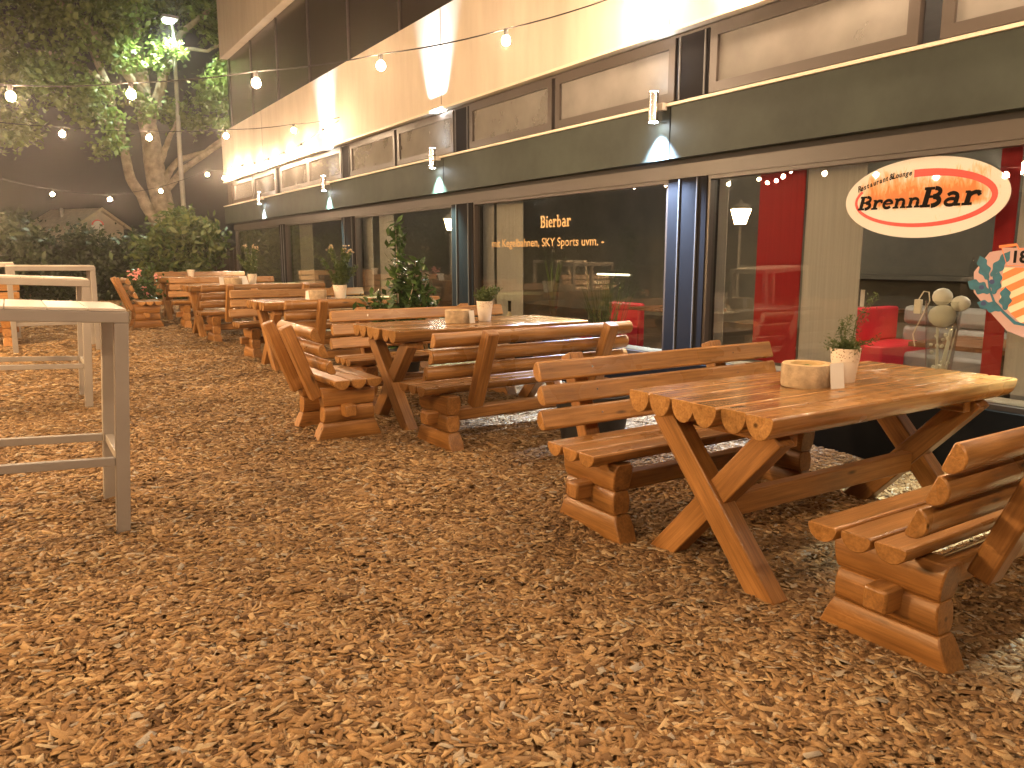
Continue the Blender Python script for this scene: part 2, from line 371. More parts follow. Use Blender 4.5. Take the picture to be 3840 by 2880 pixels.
def chips():
    rs = np.random.RandomState(3)
    pts = []
    def region(x0, x1, y0, y1, dens, sc, cond=None):
        n = int((x1-x0)*(y1-y0)*dens); P = np.stack([rs.uniform(x0, x1, n), rs.uniform(y0, y1, n)], 1)
        # keep the wedge the photograph sees, with a margin
        th = np.arctan2(P[:, 0], P[:, 1]); d = np.hypot(P[:, 0], P[:, 1])
        keep = (th > R(-9)) & (th < R(76)) if cond is None else cond(P, th, d)
        P = P[keep]; d = d[keep]; pts.append((P, np.full(len(P), sc)))
    dst = lambda a, b: (lambda P, th, d: (th > R(-10)) & (th < R(78)) & (d >= a) & (d < b))
    region(-1.0, 4.8, .2, 5.0, 6000, 1.0, dst(1.2, 4.2))
    region(-1.6, 4.8, .2, 8.0, 4000, 1.05, dst(4.2, 8.0))
    region(-3.2, 4.8, 2, 14.0, 1900, 1.3, dst(8.0, 14.0))
    region(-5, 4.8, 10, 21.5, 560, 1.9, dst(14.0, 23))
    P = np.concatenate([p for p, s in pts]); S = np.concatenate([s for p, s in pts]); n = len(P)
    L = np.clip(rs.lognormal(math.log(.031), .52, n), .009, .085)*S; W = np.clip(rs.lognormal(math.log(.0135), .50, n), .003, .03)*S
    W = np.minimum(W, L*.9); T = rs.uniform(.0012, .0040, n)*S
    yaw = rs.uniform(0, 2*PI, n); tilt = rs.normal(0, .12, n); roll = rs.normal(0, .17, n)
    und = .009*np.sin(P[:, 0]*5.1+P[:, 1]*2.3)+.008*np.sin(P[:, 1]*6.7-P[:, 0]*3.1)+.006*np.sin(P[:, 0]*13+P[:, 1]*11)
    z = np.maximum(0, .015*(P[:, 1]-1))+und*.7+rs.uniform(-.006, .009, n)
    # box corners with a skewed, tapered outline
    cx = np.array([-1, 1, 1, -1]); cy = np.array([-1, -1, 1, 1])
    X = cx[None]*L[:, None]/2*(1+rs.uniform(-.14, .12, (n, 4))); Y = cy[None]*W[:, None]/2*(1+rs.uniform(-.28, .2, (n, 4)))
    X += (rs.uniform(-.5, .5, n)*W)[:, None]*cy[None]
    V = np.zeros((n, 8, 3))
    V[:, :4, 0] = X; V[:, :4, 1] = Y; V[:, :4, 2] = -T[:, None]/2
    V[:, 4:, 0] = X*.96; V[:, 4:, 1] = Y*.94; V[:, 4:, 2] = T[:, None]/2
    V[:, 4:, 2] += (rs.uniform(-.5, .5, (n, 4))*T[:, None]); 
    ca, sa = np.cos(roll)[:, None], np.sin(roll)[:, None]; y2 = V[..., 1]*ca-V[..., 2]*sa; z2 = V[..., 1]*sa+V[..., 2]*ca
    ca, sa = np.cos(tilt)[:, None], np.sin(tilt)[:, None]; x3 = V[..., 0]*ca-z2*sa; z3 = V[..., 0]*sa+z2*ca
    ca, sa = np.cos(yaw)[:, None], np.sin(yaw)[:, None]; x4 = x3*ca-y2*sa; y4 = x3*sa+y2*ca
    V = np.stack([x4+P[:, 0:1], y4+P[:, 1:2], z3+z[:, None]], 2).reshape(-1, 3)
    q = np.array([(4, 5, 6, 7), (0, 1, 5, 4), (1, 2, 6, 5), (2, 3, 7, 6), (3, 0, 4, 7)])
    F = (np.arange(n)[:, None, None]*8+q[None]).reshape(-1, 4)
    return npmesh('wood_chips', V, F, M['chips'])
tag(chips(), 'loose brown wood chips covering the whole beer garden floor', 'wood chips', kind='stuff')

# ------------------------------------------------------------------ log benches and tables
def plank_row(ys, L, w, h, z, flip=None, seed=0):
    rr = random.Random(seed); mb = MB()
    for y in ys:
        e0 = rr.uniform(-.012, .012); e1 = rr.uniform(-.012, .012)
        mb.prism(halflog(w, h), -L/2+e0, L/2+e1, Matrix.Translation((0, y, z+rr.uniform(-.002, .002))))
    return mb
def make_bench(L, seed):
    """local x = length, +y = front (where the knees go)"""
    t = empty('log_bench')
    fx = L/2-.20 if L > 1.2 else L/2-.17
    plank_row((-.075, .052, .179), L, .118, .066, .445, seed=seed).build('seat', M['wood'], t, bevel=.004)
    # backrest: three half logs, flat side to the sitter, on the front of two sloping posts
    mb = MB(); rr = random.Random(seed+1)
    th = math.atan2(.14, .36)                        # lean of the posts
    for k, zz in enumerate((.555, .672, .789)):
        yb = -.118-(zz-.50)*math.tan(th)
        mt = Matrix.Translation((0, yb, zz)) @ Matrix.Rotation(-(PI/2)+th, 4, 'X')
        e0 = rr.uniform(-.014, .014); e1 = rr.uniform(-.014, .014); dl = (.03, 0, -.02)[k]
        mb.prism(halflog(.108, .062), -L/2+e0-dl*.5, L/2+e1+dl*.6, mt)
    mb.build('backrest', M['wood'], t, bevel=.010)
    for k, zz in enumerate((.555, .672, .789)):
        yb = -.118-(zz-.50)*math.tan(th)
        for sx in (-1, 1):
            MB().lathe([(.006, 0), (.005, .0025)], 10).build('screw', M['chrome'], t, matrix=Matrix.Translation((sx*(fx-.16 if L > 1.2 else fx-.02), yb, zz)) @ Matrix.Rotation(-(PI/2)+th, 4, 'X') @ Matrix.Translation((0, 0, .0003)))
    for sx in (-1, 1):
        x = sx*(fx-.16 if L > 1.2 else fx-.02)
        # post grain runs along local x of its own object
        p = MB(); p.prism([(-.042, -.048), (.042, -.048), (.042, .048), (-.042, .048)], 0, .575)
        tl = Matrix.Translation((x, -.150+.33*0, .325)) @ Matrix.Rotation(th, 4, 'X') @ Matrix.Translation((0, -.060, 0)) @ Matrix.Rotation(-PI/2, 4, 'Y')
        p.build('back_post', M['woodleg'], t, matrix=tl, bevel=.010)
        # foot: three stacked logs, the lowest one splayed
        f = MB()
        def stack(z0, z1, h0, h1, th_):
            n = 7; prof = []
            for i in range(n+1):
                a = i/n; zz = z0+(z1-z0)*a; bul = .017*math.sin(PI*a)**.5
                prof.append((zz, h0+(h1-h0)*a, bul))
            v = []; fc = []
            for zz, hw, bl in prof:
                v += [(-hw, -th_-bl, zz), (hw, -th_-bl, zz), (hw, th_+bl, zz), (-hw, th_+bl, zz)]
            for i in range(n):
                for k in range(4): fc.append((i*4+k, i*4+(k+1) % 4, i*4+4+(k+1) % 4, i*4+4+k))
            fc += [(3, 2, 1, 0), tuple(n*4+k for k in range(4))]
            f.add(v, fc)
        stack(-.03, .118, .262, .200, .040); stack(.120, .238, .197, .190, .038); stack(.240, .376, .192, .212, .042)
        f.build('foot', M['woodleg'], t, matrix=Matrix.Translation((sx*fx, .02, 0)) @ Matrix.Rotation(PI/2, 4, 'Z'), bevel=.006)
    s = MB(); s.box(-fx-.145, fx+.145, -.045, .045, .165, .255)
    s.build('stretcher', M['woodleg'], t, loc=(0, 0, 0), bevel=.012)
    return t
def make_table(L, seed):
    t = empty('picnic_table')
    W = .82; n = 6; w = W/n
    plank_row([-W/2+w*(i+.5) for i in range(n)], L, w-.003, .098, .775, seed=seed).build('tabletop', M['woodtop'], t, bevel=.003)
    lx = L/2-.17
    for sx in (-1, 1):
        for k, sy in enumerate((1, -1)):
            a = Vector((0, sy*.31, .680)); b = Vector((0, -sy*.325, -.03)); d = b-a
            mb = MB(); mb.prism([(-.046+.001*k, -.058), (.046-.001*k, -.058), (.046-.001*k, .058), (-.046+.001*k, .058)], 0, d.length+.02)
            ang = math.atan2(d.y, -d.z)
            mt = Matrix.Translation((sx*(lx+.02*(1-k)), a.y, a.z)) @ Matrix.Rotation(ang, 4, 'X') @ Matrix.Rotation(PI/2, 4, 'Y') 
            mb.build('leg', M['woodleg'], t, matrix=mt @ Matrix.Rotation(PI/2, 4, 'X'), bevel=.006)
        c = MB(); c.box(-.31, .31, -.03, .03, .612, .676)
        c.build('crossbar', M['woodleg'], t, matrix=Matrix.Translation((sx*(lx-.085), 0, 0)) @ Matrix.Rotation(PI/2, 4, 'Z'), bevel=.006)
    s = MB(); s.box(-lx+.047, lx-.047, -.03, .03, .235, .34); s.build('stretcher', M['woodleg'], t, bevel=.006)
    return t
XC = 3.30
bench0 = make_bench(1.82, 11); table0 = make_table(1.85, 5); short0 = make_bench(.82, 23)
BG = 'log benches along the picnic tables'; TG = 'log picnic tables beside the restaurant'
used = {}
def place(src, x, y, rz, label, cat, group, dz=0, sc=1):
    o = src if src not in used else copy_tree(src)
    used[src] = 1
    o.location = (x, y, gz(y)+dz); o.rotation_euler = (0, 0, rz); o.scale = (sc,)*3 if not isinstance(sc, tuple) else sc
    return tag(o, label, cat, group)
FWD, BACK = 0.0, PI          # bench front towards +y / towards -y
place(bench0, 3.285, 1.43, FWD, 'nearest log bench, its end with a square peg facing the camera at bottom right', 'bench', BG, -.0)
place(bench0, 3.13, 2.96, BACK, 'log bench behind the nearest table, flat backrest boards facing the camera', 'bench', BG)
place(bench0, 3.23, 4.86, R(2.5), 'log bench seen from behind, round back logs, in front of the second table', 'bench', BG)
place(bench0, 3.28, 6.42, BACK, 'log bench on the far side of the second table from the camera', 'bench', BG)
place(bench0, 3.30, 8.30, FWD, 'log bench seen from behind, standing in front of the third table', 'bench', BG)
place(bench0, 3.24, 10.0, BACK, 'log bench on the far side of the third table, backrest facing the camera', 'bench', BG)
place(bench0, 3.18, 11.85, FWD, 'log bench seen from behind, in front of the fourth table', 'bench', BG)
place(bench0, 3.22, 14.3, BACK, 'log bench on the far side of the fourth table, near the hedge', 'bench', BG)
place(bench0, 3.42, 17.2, BACK, 'farthest log bench, just in front of the hedge and wooden fence', 'bench', BG)
place(bench0, -.80, 12.9, BACK, 'lone log bench behind the white standing tables at the left edge', 'bench', BG)
place(short0, 2.02, 5.66, -PI/2, 'short log bench set across the end of the second table, seen from its side', 'bench', 'short log benches at table ends')
place(short0, 1.90, 14.6, -PI/2, 'far short log bench beside pink flowers, seen from its side', 'bench', 'short log benches at table ends')
place(table0, XC-.01, 2.24, R(-.5), 'nearest log picnic table with a wood slice and a big white herb pot', 'table', TG)
place(table0, 3.30, 5.70, R(1), 'second log picnic table, behind the short end bench, with wood slice and small herb pot', 'table', TG)
place(table0, 3.25, 8.98, R(-1), 'third log picnic table, with a white pot of tall flowering herb', 'table', TG)
place(table0, 3.22, 12.9, R(1), 'fourth log picnic table, with a wood slice and slanted cards', 'table', TG)

# ------------------------------------------------------------------ white standing tables
def make_high(L, Wd, H):
    t = empty('standing_table')
    q = .032
    tp = MB(); npan = 6
    for i in range(npan):
        x0 = -L/2+.008+(L-.016)*i/npan; x1 = -L/2+.008+(L-.016)*(i+1)/npan-.003
        tp.box(x0, x1, -Wd/2+.006, Wd/2-.006, H-.014, H)
    tp.build('tabletop', M['white_tile'], t, bevel=.003)
    f = MB(); z0, z1 = H-.068, H-.015
    f.box(-L/2, L/2, -Wd/2, -Wd/2+.06, z0, z1); f.box(-L/2, L/2, Wd/2-.06, Wd/2, z0, z1)
    f.box(-L/2, -L/2+.06, -Wd/2+.061, Wd/2-.061, z0, z1); f.box(L/2-.06, L/2, -Wd/2+.061, Wd/2-.061, z0, z1)
    f.build('frame', M['white_steel'], t, bevel=.004)
    for sx in (-1, 1):
        for sy in (-1, 1):
            l = MB(); cx, cy = sx*(L/2-q), sy*(Wd/2-q)
            l.box(cx-q+.001, cx+q-.001, cy-q+.001, cy+q-.001, -.03, z0-.001)
            l.build('leg', M['white_steel'], t, bevel=.004)
    for sy in (-1, 1):
        s = MB(); cy = sy*(Wd/2-q)
        s.box(-L/2+2*q, L/2-2*q, cy-.02, cy+.02, .35, .39); s.build('footrest', M['white_steel'], t, bevel=.003)
    for sx in (-1, 1):
        s = MB(); cx = sx*(L/2-q)
        s.box(cx-.02, cx+.02, -Wd/2+2*q, Wd/2-2*q, .35, .39); s.build('footrest', M['white_steel'], t, bevel=.003)
    return t
hi = make_high(1.0, .68, 1.12); HG = 'white standing tables in a row'
def hplace(o, x, y, tilt, label, rz=0, dz=0):
    o.location = (x, y, gz(y)+dz); o.rotation_euler = (0, tilt, rz); return tag(o, label, 'standing table', HG)
hplace(hi, -.10, 4.45, R(3.6), 'nearest white standing table, cropped by the left edge of the picture', 0, .012)
hplace(copy_tree(hi), .02, 7.85, R(3.0), 'second white standing table, behind the nearest one', 0, .015)
hplace(copy_tree(hi), .46, 11.95, R(.5), 'third white standing table, the one whose both top corners show')
hplace(copy_tree(hi), -.42, 13.9, 0, 'farthest white standing table, only its grey corner showing at the left edge')

# ------------------------------------------------------------------ the restaurant building
BX = 4.85; Y0, Y1 = -3.0, 20.95
BLD = tag(empty('restaurant_building', (BX, 9, 0)), 'long restaurant building with glazed front, dark green fascia and pale concrete bands', 'building')
def part(mb, name, mat, parent=None, bevel=0, smooth=0):
    o = mb.build(name, mat, parent or BLD, loc=(-BX, -9, 0), smooth=smooth, bevel=bevel) if (parent is None) else mb.build(name, mat, parent, smooth=smooth, bevel=bevel)
    return o
part(MB().box(4.84, 5.2, Y0, 20.4, -.1, .49), 'plinth', M['black'])
part(MB().box(4.80, 5.0, Y0, Y1, 2.215, 2.644), 'fascia', M['fascia'])
for yy in (1.0, 5.07, 9.14, 13.21, 17.28): part(MB().box(4.797, 4.799, yy-.005-.12, yy+.005-.12, 2.216, 2.643), 'fascia_joint', M['black'])
part(MB().box(4.775, 4.99, Y0, Y1+.004, 2.645, 2.668), 'fascia_trim', M['trim'])
part(MB().box(4.90, 5.05, Y0, 20.4, 2.17, 2.213), 'painted_shadow_gap', M['gap_shade'])  # near-black strip: the shade under the fascia put into the colour
part(MB().box(4.865, 5.0, Y0, 20.4, 2.055, 2.168), 'head_frame', M['alu'])
part(MB().box(4.80, 5.3, Y0, Y1-.1, 3.262, 4.45), 'concrete_band', M['band'])
for yy in (5.0, 9.05, 13.1, 17.2): part(MB().box(4.797, 4.799, yy-.006, yy+.006, 3.30, 4.449), 'concrete_joint', M['alu'])
part(MB().box(4.775, 4.86, Y0, Y1-.095, 3.232, 3.26), 'drip_trim', M['trim'])
part(MB().box(4.95, 5.3, Y0, Y1-.4, 4.451, 6.13), 'upper_window_band', M['ugl'])
for k in range(12): part(MB().box(4.93, 4.949, Y1-.7-k*1.95, Y1-.64-k*1.95, 4.46, 6.12), 'upper_mullion', M['alu'])
part(MB().box(4.78, 5.3, Y0, Y1-.5, 6.14, 7.8), 'upper_concrete_band', M['band'])
part(MB().box(4.85, 16, Y0, Y1-.5, 7.81, 8.0), 'roof', M['alu'])
part(MB().box(5.0, 5.3, 20.35, 20.6, -.1, 2.21).box(4.87, 5.3, 20.41, 20.80, 2.67, 3.23), 'corner_post', M['alu'])
part(MB().box(5.31, 16, 20.36, 20.55, -.1, 7.8), 'end_wall', M['band'])
# interior shell
part(MB().box(5.21, 12, Y0, 20.3, .02, .10), 'interior_floor', M['intfloor'])
part(MB().box(5.05, 12, Y0, 20.3, 3.225, 3.24), 'interior_ceiling', M['intceil'])
part(MB().box(12.01, 12.2, Y0, 20.3, .1, 3.2), 'interior_back_wall', M['intwall'])
part(MB().box(5.06, 11.9, 20.05, 20.3, .11, 3.22), 'interior_side_wall', M['intwall'])
part(MB().box(5.06, 11.9, Y0, Y0+.2, .11, 3.22), 'interior_side_wall', M['intwall'])
part(MB().box(4.96, 5.24, Y0, 20.3, .492, .512), 'window_sill', M['trim'])
# posts between the window bays
for a, b in ((.58, 1.02), (4.575, 5.02), (8.41, 8.95), (12.31, 12.89), (16.16, 16.55)):
    wide = b-a > .42
    p = part(MB().box(4.87, 5.02, a, b, .491, 2.054), 'pillar', M['pillar'])
    for q in (a+.10, b-.14): MB().box(4.855, 4.869, q-.005, q+.005, .5, 2.05).build('edge_glint', M['glint'], p, smooth=0)
# big windows: frame + pane
def window(y0, y1, z0, z1, x, fw, fmat, gmat, name, fd=.05):
    w = MB()
    w.box(x-fd, x+.03, y0, y0+fw, z0, z1); w.box(x-fd, x+.03, y1-fw, y1, z0, z1)
    w.box(x-fd, x+.03, y0+fw, y1-fw, z1-fw, z1); w.box(x-fd, x+.03, y0+fw, y1-fw, z0, z0+fw)
    f = part(w, name, fmat)
    p = MB().box(x-.003, x+.003, y0+fw, y1-fw, z0+fw, z1-fw)
    p.build('pane', gmat, f, smooth=0)
    return f
for a, b in ((1.02, 4.575), (5.02, 8.41), (8.95, 12.31), (12.89, 16.16), (16.55, 20.35)):
    window(a, b, .492, 2.054, 4.93, .03, M['alu'], M['glass'], 'window')
# clerestory
cl = [(-1.1, .62), (1.05, 2.74), (2.88, 4.60), (4.99, 6.70), (6.76, 8.47), (8.88, 10.57), (10.65, 12.40), (12.82, 14.53), (14.53, 16.26), (16.62, 18.35), (18.42, 20.3)]
for a, b in cl:
    window(a, b, 2.70, 3.205, 4.90, .075, M['alu'], M['clglass'], 'clerestory_window', .03)
part(MB().box(4.885, 5.02, Y0, 20.4, 2.669, 2.699).box(4.885, 5.02, Y0, 20.4, 3.206, 3.231), 'clerestory_rail', M['alu'])
for a, b in ((.64, 1.03), (4.62, 4.97), (8.49, 8.86), (12.42, 12.80), (16.28, 16.60)):
    p = part(MB().box(4.88, 5.02, a, b, 2.70, 3.205), 'clerestory_pillar', M['pillar'])
    for q in (a+.035, b-.035): MB().box(4.866, 4.879, q-.005, q+.005, 2.7, 3.2).build('edge_glint', M['glint'], p, smooth=0)

# ------------------------------------------------------------------ up/down wall lamps
def spot(parent, loc, down, power, size, blend, col):
    l = bpy.data.lights.new('lamp_beam', 'SPOT'); l.energy = power; l.spot_size = R(size); l.spot_blend = blend; l.color = col; l.shadow_soft_size = .02
    o = bpy.data.objects.new('lamp_beam', l); COL.objects.link(o); o.parent = parent; o.location = loc
    o.rotation_euler = (0 if down else PI, 0, 0); return o
WL = ['wall lamp nearest the camera, throwing a bluish beam down the fascia', 'second wall lamp from the right, with a strong white beam up the concrete',
      'third wall lamp from the right, with a strong white beam up the concrete', 'farthest wall lamp, small white beam near the building corner']
for i, y in enumerate((5.06, 9.15, 13.25, 17.35, .98)):
    t = empty('wall_lamp', (4.71, y, 2.645))
    tag(t, (WL+['wall lamp above the nearest bench, past the right edge of the picture'])[i], 'wall lamp', 'up and down lamps on the fascia')
    MB().lathe([(.042, -.122), (.042, .122)], 20).lathe([(.034, -.118), (.0340, -.118)], 4, cap=False).build('body', M['chrome'], t)
    MB().box(.03, .085, -.075, -.02, -.03, .03).box(.043, .09, -.018, .018, -.02, .02).build('bracket', M['bracket'], t, bevel=.004, smooth=0)
    MB().lathe([(.036, -.1255), (.036, -.1235)], 16).build('lens', M['ledwhite'], t)
    MB().lathe([(.036, .1235), (.036, .1255)], 16).build('lens', M['ledwhite'], t)
    up = (10, 1300, 1200, 14, 8)[i]; dn = (760, 330, 300, 300, 640)[i]
    dc = ((.50, .68, 1.0), (.58, .95, .88), (.58, .95, .88), (.92, .95, 1.0), (.72, .9, .85))[i]
    spot(t, (0, 0, -.14), True, dn, 86, 1.0, dc)
    spot(t, (0, 0, .14), False, up, 50, 1.0, (.74, .85, 1.0))

# ------------------------------------------------------------------ festoon strings
ico = [];
def ico_sphere():
    import bmesh
    bm = bmesh.new(); bmesh.ops.create_icosphere(bm, subdivisions=2, radius=1)
    v = [tuple(p.co) for p in bm.verts]; f = [tuple(q.index for q in p.verts) for p in bm.faces]; bm.free(); return v, f
IV, IF = ico_sphere()
bulb_me = None
def bulb_mesh():
    mb = MB(); r = .037
    mb.add([(x*r, y*r, z*r*1.1) for x, y, z in IV], IF); return mb
def festoon(pts, label, extra=None, size=1.0):
    """pts: bulb positions; the cable passes just above them"""
    t = tag(empty('festoon_light', pts[0]), label, 'string lights', 'strings of warm bulbs')
    o0 = Vector(pts[0]); path = []
    P = [Vector(p)-o0+Vector((0, 0, .095)) for p in pts]
    if extra: P = [Vector(e)-o0 for e in extra[0]] + P + [Vector(e)-o0 for e in extra[1]]
    for a, b in zip(P[:-1], P[1:]):
        for k in range(6):
            s = k/6; path.append(a.lerp(b, s)-Vector((0, 0, .02*4*s*(1-s))))
    path.append(P[-1])
    MB().tube(path, .006, 5).build('cable', M['cable'], t)
    global bulb_me
    for p in pts:
        q = Vector(p)-o0
        if bulb_me is None:
            b = bulb_mesh().build('bulb', M['bulb'], t); bulb_me = b.data
        else:
            b = bpy.data.objects.new('bulb', bulb_me); COL.objects.link(b); b.parent = t
        b.location = q; b.scale = (size,)*3
        sk = MB().lathe([(.016, .038), (.020, .047), (.020, .095)], 8).build('socket', M['cable'], b)
    return t
festoon([(4.58, 5.22, 3.495), (3.70, 5.80, 3.195), (2.80, 6.36, 2.99), (1.906, 6.93, 2.85), (1.008, 7.49, 2.754), (.15, 8.05, 2.737), (-.72, 8.5, 2.80)],
        'nearest string of warm bulbs, running from the upper wall to the left edge', [[(4.79, 5.09, 3.66)], [(-1.60, 8.87, 2.98)]])
festoon([(-.44, 4.83, 2.37), (-.74, 5.84, 2.45), (-.99, 6.87, 2.58), (-1.2, 7.9, 2.7), (-1.62, 8.87, 2.86), (-2.38, 9.62, 2.86), (-3.13, 10.37, 2.88), (-3.84, 11.16, 2.94), (-4.53, 11.96, 3.11), (-5.14, 12.8, 3.37)],
        'string of warm bulbs left of the picture, mirrored above the red panel', [[(-.1, 3.7, 2.42)], [(-5.6, 13.6, 3.7)]])
festoon([(-3.2, 15.7, 3.12), (-3.14, 14.57, 3.06), (-3.14, 13.49, 3.03), (-3.14, 12.3, 2.99), (-2.7, 11.2, 2.86)],
        'short string of warm bulbs mirrored at the top corner of the second window', [[(-3.4, 16.8, 3.3)], [(-2.38, 9.62, 2.96)]])
festoon([(4.02, 12.6, 3.38), (2.97, 12.6, 3.21), (1.89, 12.6, 3.10), (.79, 12.6, 3.06), (-.3, 12.6, 3.08), (-1.4, 12.6, 3.15)],
        'middle string of warm bulbs crossing in front of the tree trunk', [[(4.79, 12.6, 3.65)], [(-2.4, 12.6, 3.3)]])
festoon([(4.10, 19.4, 3.28), (3.07, 19.4, 2.86), (2.02, 19.4, 2.64), (.93, 19.4, 2.70), (-.2, 19.4, 2.95)],
        'farthest string of warm bulbs, hanging low above the hut roof', [[(4.78, 19.9, 3.5)], [(-1.4, 19.4, 3.4)]])
festoon([(4.66, 20.22, 3.30), (4.66, 19.4, 3.40), (4.66, 18.41, 3.35), (4.66, 17.37, 3.30), (4.66, 16.31, 3.28), (4.66, 15.26, 3.29), (4.66, 14.21, 3.32), (4.66, 13.04, 3.43)],
        'row of warm bulbs tight along the foot of the concrete band', [[(4.78, 20.8, 3.36)], [(4.78, 12.62, 3.6)]])
festoon([(4.66, 4.15, 3.46), (4.66, 3.1, 3.40), (4.66, 2.05, 3.40), (4.66, 1.0, 3.46)],
        'short row of warm bulbs under the concrete band at the top right', [[(4.79, 5.0, 3.66)], [(4.79, -.2, 3.62)]])
for k, (y, dz) in enumerate(((-1.2, .35), (1.3, .50))):  # two strings added out of view to fill the near ground from overhead
    festoon([(4.4-1.06*i, y+.08*i, 3.05+dz-.5*math.sin(PI*(i+.4)/9)*1.0) for i in range(9)],
            ('string of warm bulbs behind the camera, added to light the foreground', 'string of warm bulbs added high over the camera, above the picture, to soften the light')[k],
            [[(4.79, y, 3.5)], [(-5.4, y+.8, 3.3)]])

# ------------------------------------------------------------------ lantern posts (two seen as reflections, all light the yard)
def lantern_post(x, y, hz, label, glow='lantern'):
    t = tag(empty('lantern_post', (x, y, gz(y))), label, 'lamp post', 'warm lantern posts in the yard'); h = hz-gz(y)
    MB().lathe([(.09, -.05), (.09, .10), (.045, .22), (.034, .5), (.028, h-.2), (.05, h-.17)], 14).build('post', M['pole'], t)
    MB().lathe([(.115, h-.15), (.205, h+.15)], 6).build('lamp_glass', M[glow], t, smooth=0)
    MB().lathe([(.125, h-.17), (.125, h-.152)], 6).lathe([(.235, h+.152), (.225, h+.17), (.10, h+.26), (.05, h+.27), (.03, h+.33), (.004, h+.36)], 6).build('lamp_cap', M['pole'], t, smooth=0)
    return t
lantern_post(-.50, 19.1, 2.26, 'farther lantern post, seen mirrored in the window behind the laurel', 'lantern_dim')
lantern_post(-3.10, 11.2, 2.22, 'nearer lantern post, seen mirrored in the window with the red panel')
lantern_post(-4.6, 4.2, 2.35, 'lantern post added left of the camera, outside the picture, to light the chips')  # not mirrored in any window, added to brighten the foreground

# ------------------------------------------------------------------ street lamp, tree, hedge, hut, fence
t = tag(empty('street_lamp', (4.75, 26, .37)), 'tall street lamp with bright white head beside the tree', 'street lamp')
MB().tube([(0, 0, -.2), (-.02, 0, 4), (.03, 0, 7.45)], [.085, .07, .05], 10).build('pole', M['pole'], t)
MB().tube([(.03, 0, 7.4), (.02, -.05, 7.7), (.30, -.25, 7.95)][:2]+[(-.06, -.25, 7.85)], .04, 8).build('arm', M['pole'], t)
MB().box(-.35, .10, -.62, -.20, 7.87, 7.96).build('lamp_head', M['pole'], t, bevel=.02)
MB().lathe([(.10, 7.77), (.16, 7.80), (.17, 7.865)], 12, Matrix.Translation((-.16, -.42, 0))).build('lamp_lens', M['streetled'], t)
sl = bpy.data.lights.new('street_glow', 'SPOT'); sl.energy = 900; sl.spot_size = R(150); sl.spot_blend = .6; sl.color = (.80, 1.0, .78); sl.shadow_soft_size = .15
so = bpy.data.objects.new('street_glow', sl); COL.objects.link(so); so.parent = t; so.location = (-.16, -.42, 7.74)

T = tag(empty('tree', (4.2, 27.2, .38)), 'large leafy tree with forked trunk behind the hedge', 'tree')
tk = MB()
def limb(pts, r0, r1, n=9):
    P = [Vector(p) for p in pts]; out = []; k = 5
    for a, b in zip(P[:-1], P[1:]):
        for i in range(k): out.append(a.lerp(b, i/k)+Vector((random.uniform(-.03, .03), random.uniform(-.03, .03), 0)))
    out.append(P[-1]); m_ = len(out)
    tk.tube(out, [r0+(r1-r0)*i/(m_-1) for i in range(m_)], n)
limb([(.28, 0, -.3), (.22, 0, 1.2), (.10, 0, 2.6), (-.05, .1, 4.4), (-.2, .1, 6.2), (-.3, .2, 8.2), (-.1, .3, 10.5)], .44, .13, 14)
limb([(.1, 0, 1.6), (-.35, -.1, 2.6), (-.75, -.2, 3.4), (-.95, -.3, 4.8), (-1.3, -.3, 6.4), (-1.9, -.2, 8.0)], .20, .08)
limb([(.15, 0, 3.0), (.7, -.5, 3.7), (1.5, -1.0, 4.3), (2.4, -1.4, 4.9)], .13, .05)
limb([(.15, 0, 3.3), (.6, -.4, 4.0), (1.4, -.6, 4.3), (2.3, -.8, 5.0)], .12, .05)
limb([(.1, 0, 3.9), (.4, -.3, 4.6), (.75, -.5, 5.5)], .11, .05)
limb([(-.05, 0, 5.2), (.4, -.3, 6.6), (.9, -.5, 7.8), (1.8, -.7, 8.6)], .19, .06)
limb([(.75, -.4, 7.4), (1.6, -.9, 7.3), (2.2, -1.2, 7.7)], .07, .03)
limb([(-.2, 0, 6.0), (-1.5, -.8, 7.4), (-3.2, -1.6, 8.6)], .16, .05)
limb([(-.9, -.3, 4.6), (-1.8, -.9, 5.3), (-2.9, -1.3, 5.4)], .09, .03)
limb([(-1.3, -.3, 6.2), (-2.6, -1.2, 6.6), (-4.2, -2.2, 6.4)], .10, .03)
tk.build('trunk', M['bark'], T, smooth=60)
def clump_points(cl, per, seed):
    g = np.random.RandomState(seed); out = []
    for (x, y, z, rx, ry, rz, dn) in cl:
        k = int(dn*per); sub = max(3, int(k/70))
        u = g.normal(size=(sub, 3)); u /= np.linalg.norm(u, axis=1)[:, None]; u *= g.uniform(.25, 1, (sub, 1))**.45
        cs = u*np.array([rx, ry, rz])+np.array([x, y, z])
        idx = g.randint(0, sub, k)
        out.append(cs[idx]+g.normal(size=(k, 3))*np.array([.28, .28, .20])*min(1, .5+rx*.35))
    return np.concatenate(out)
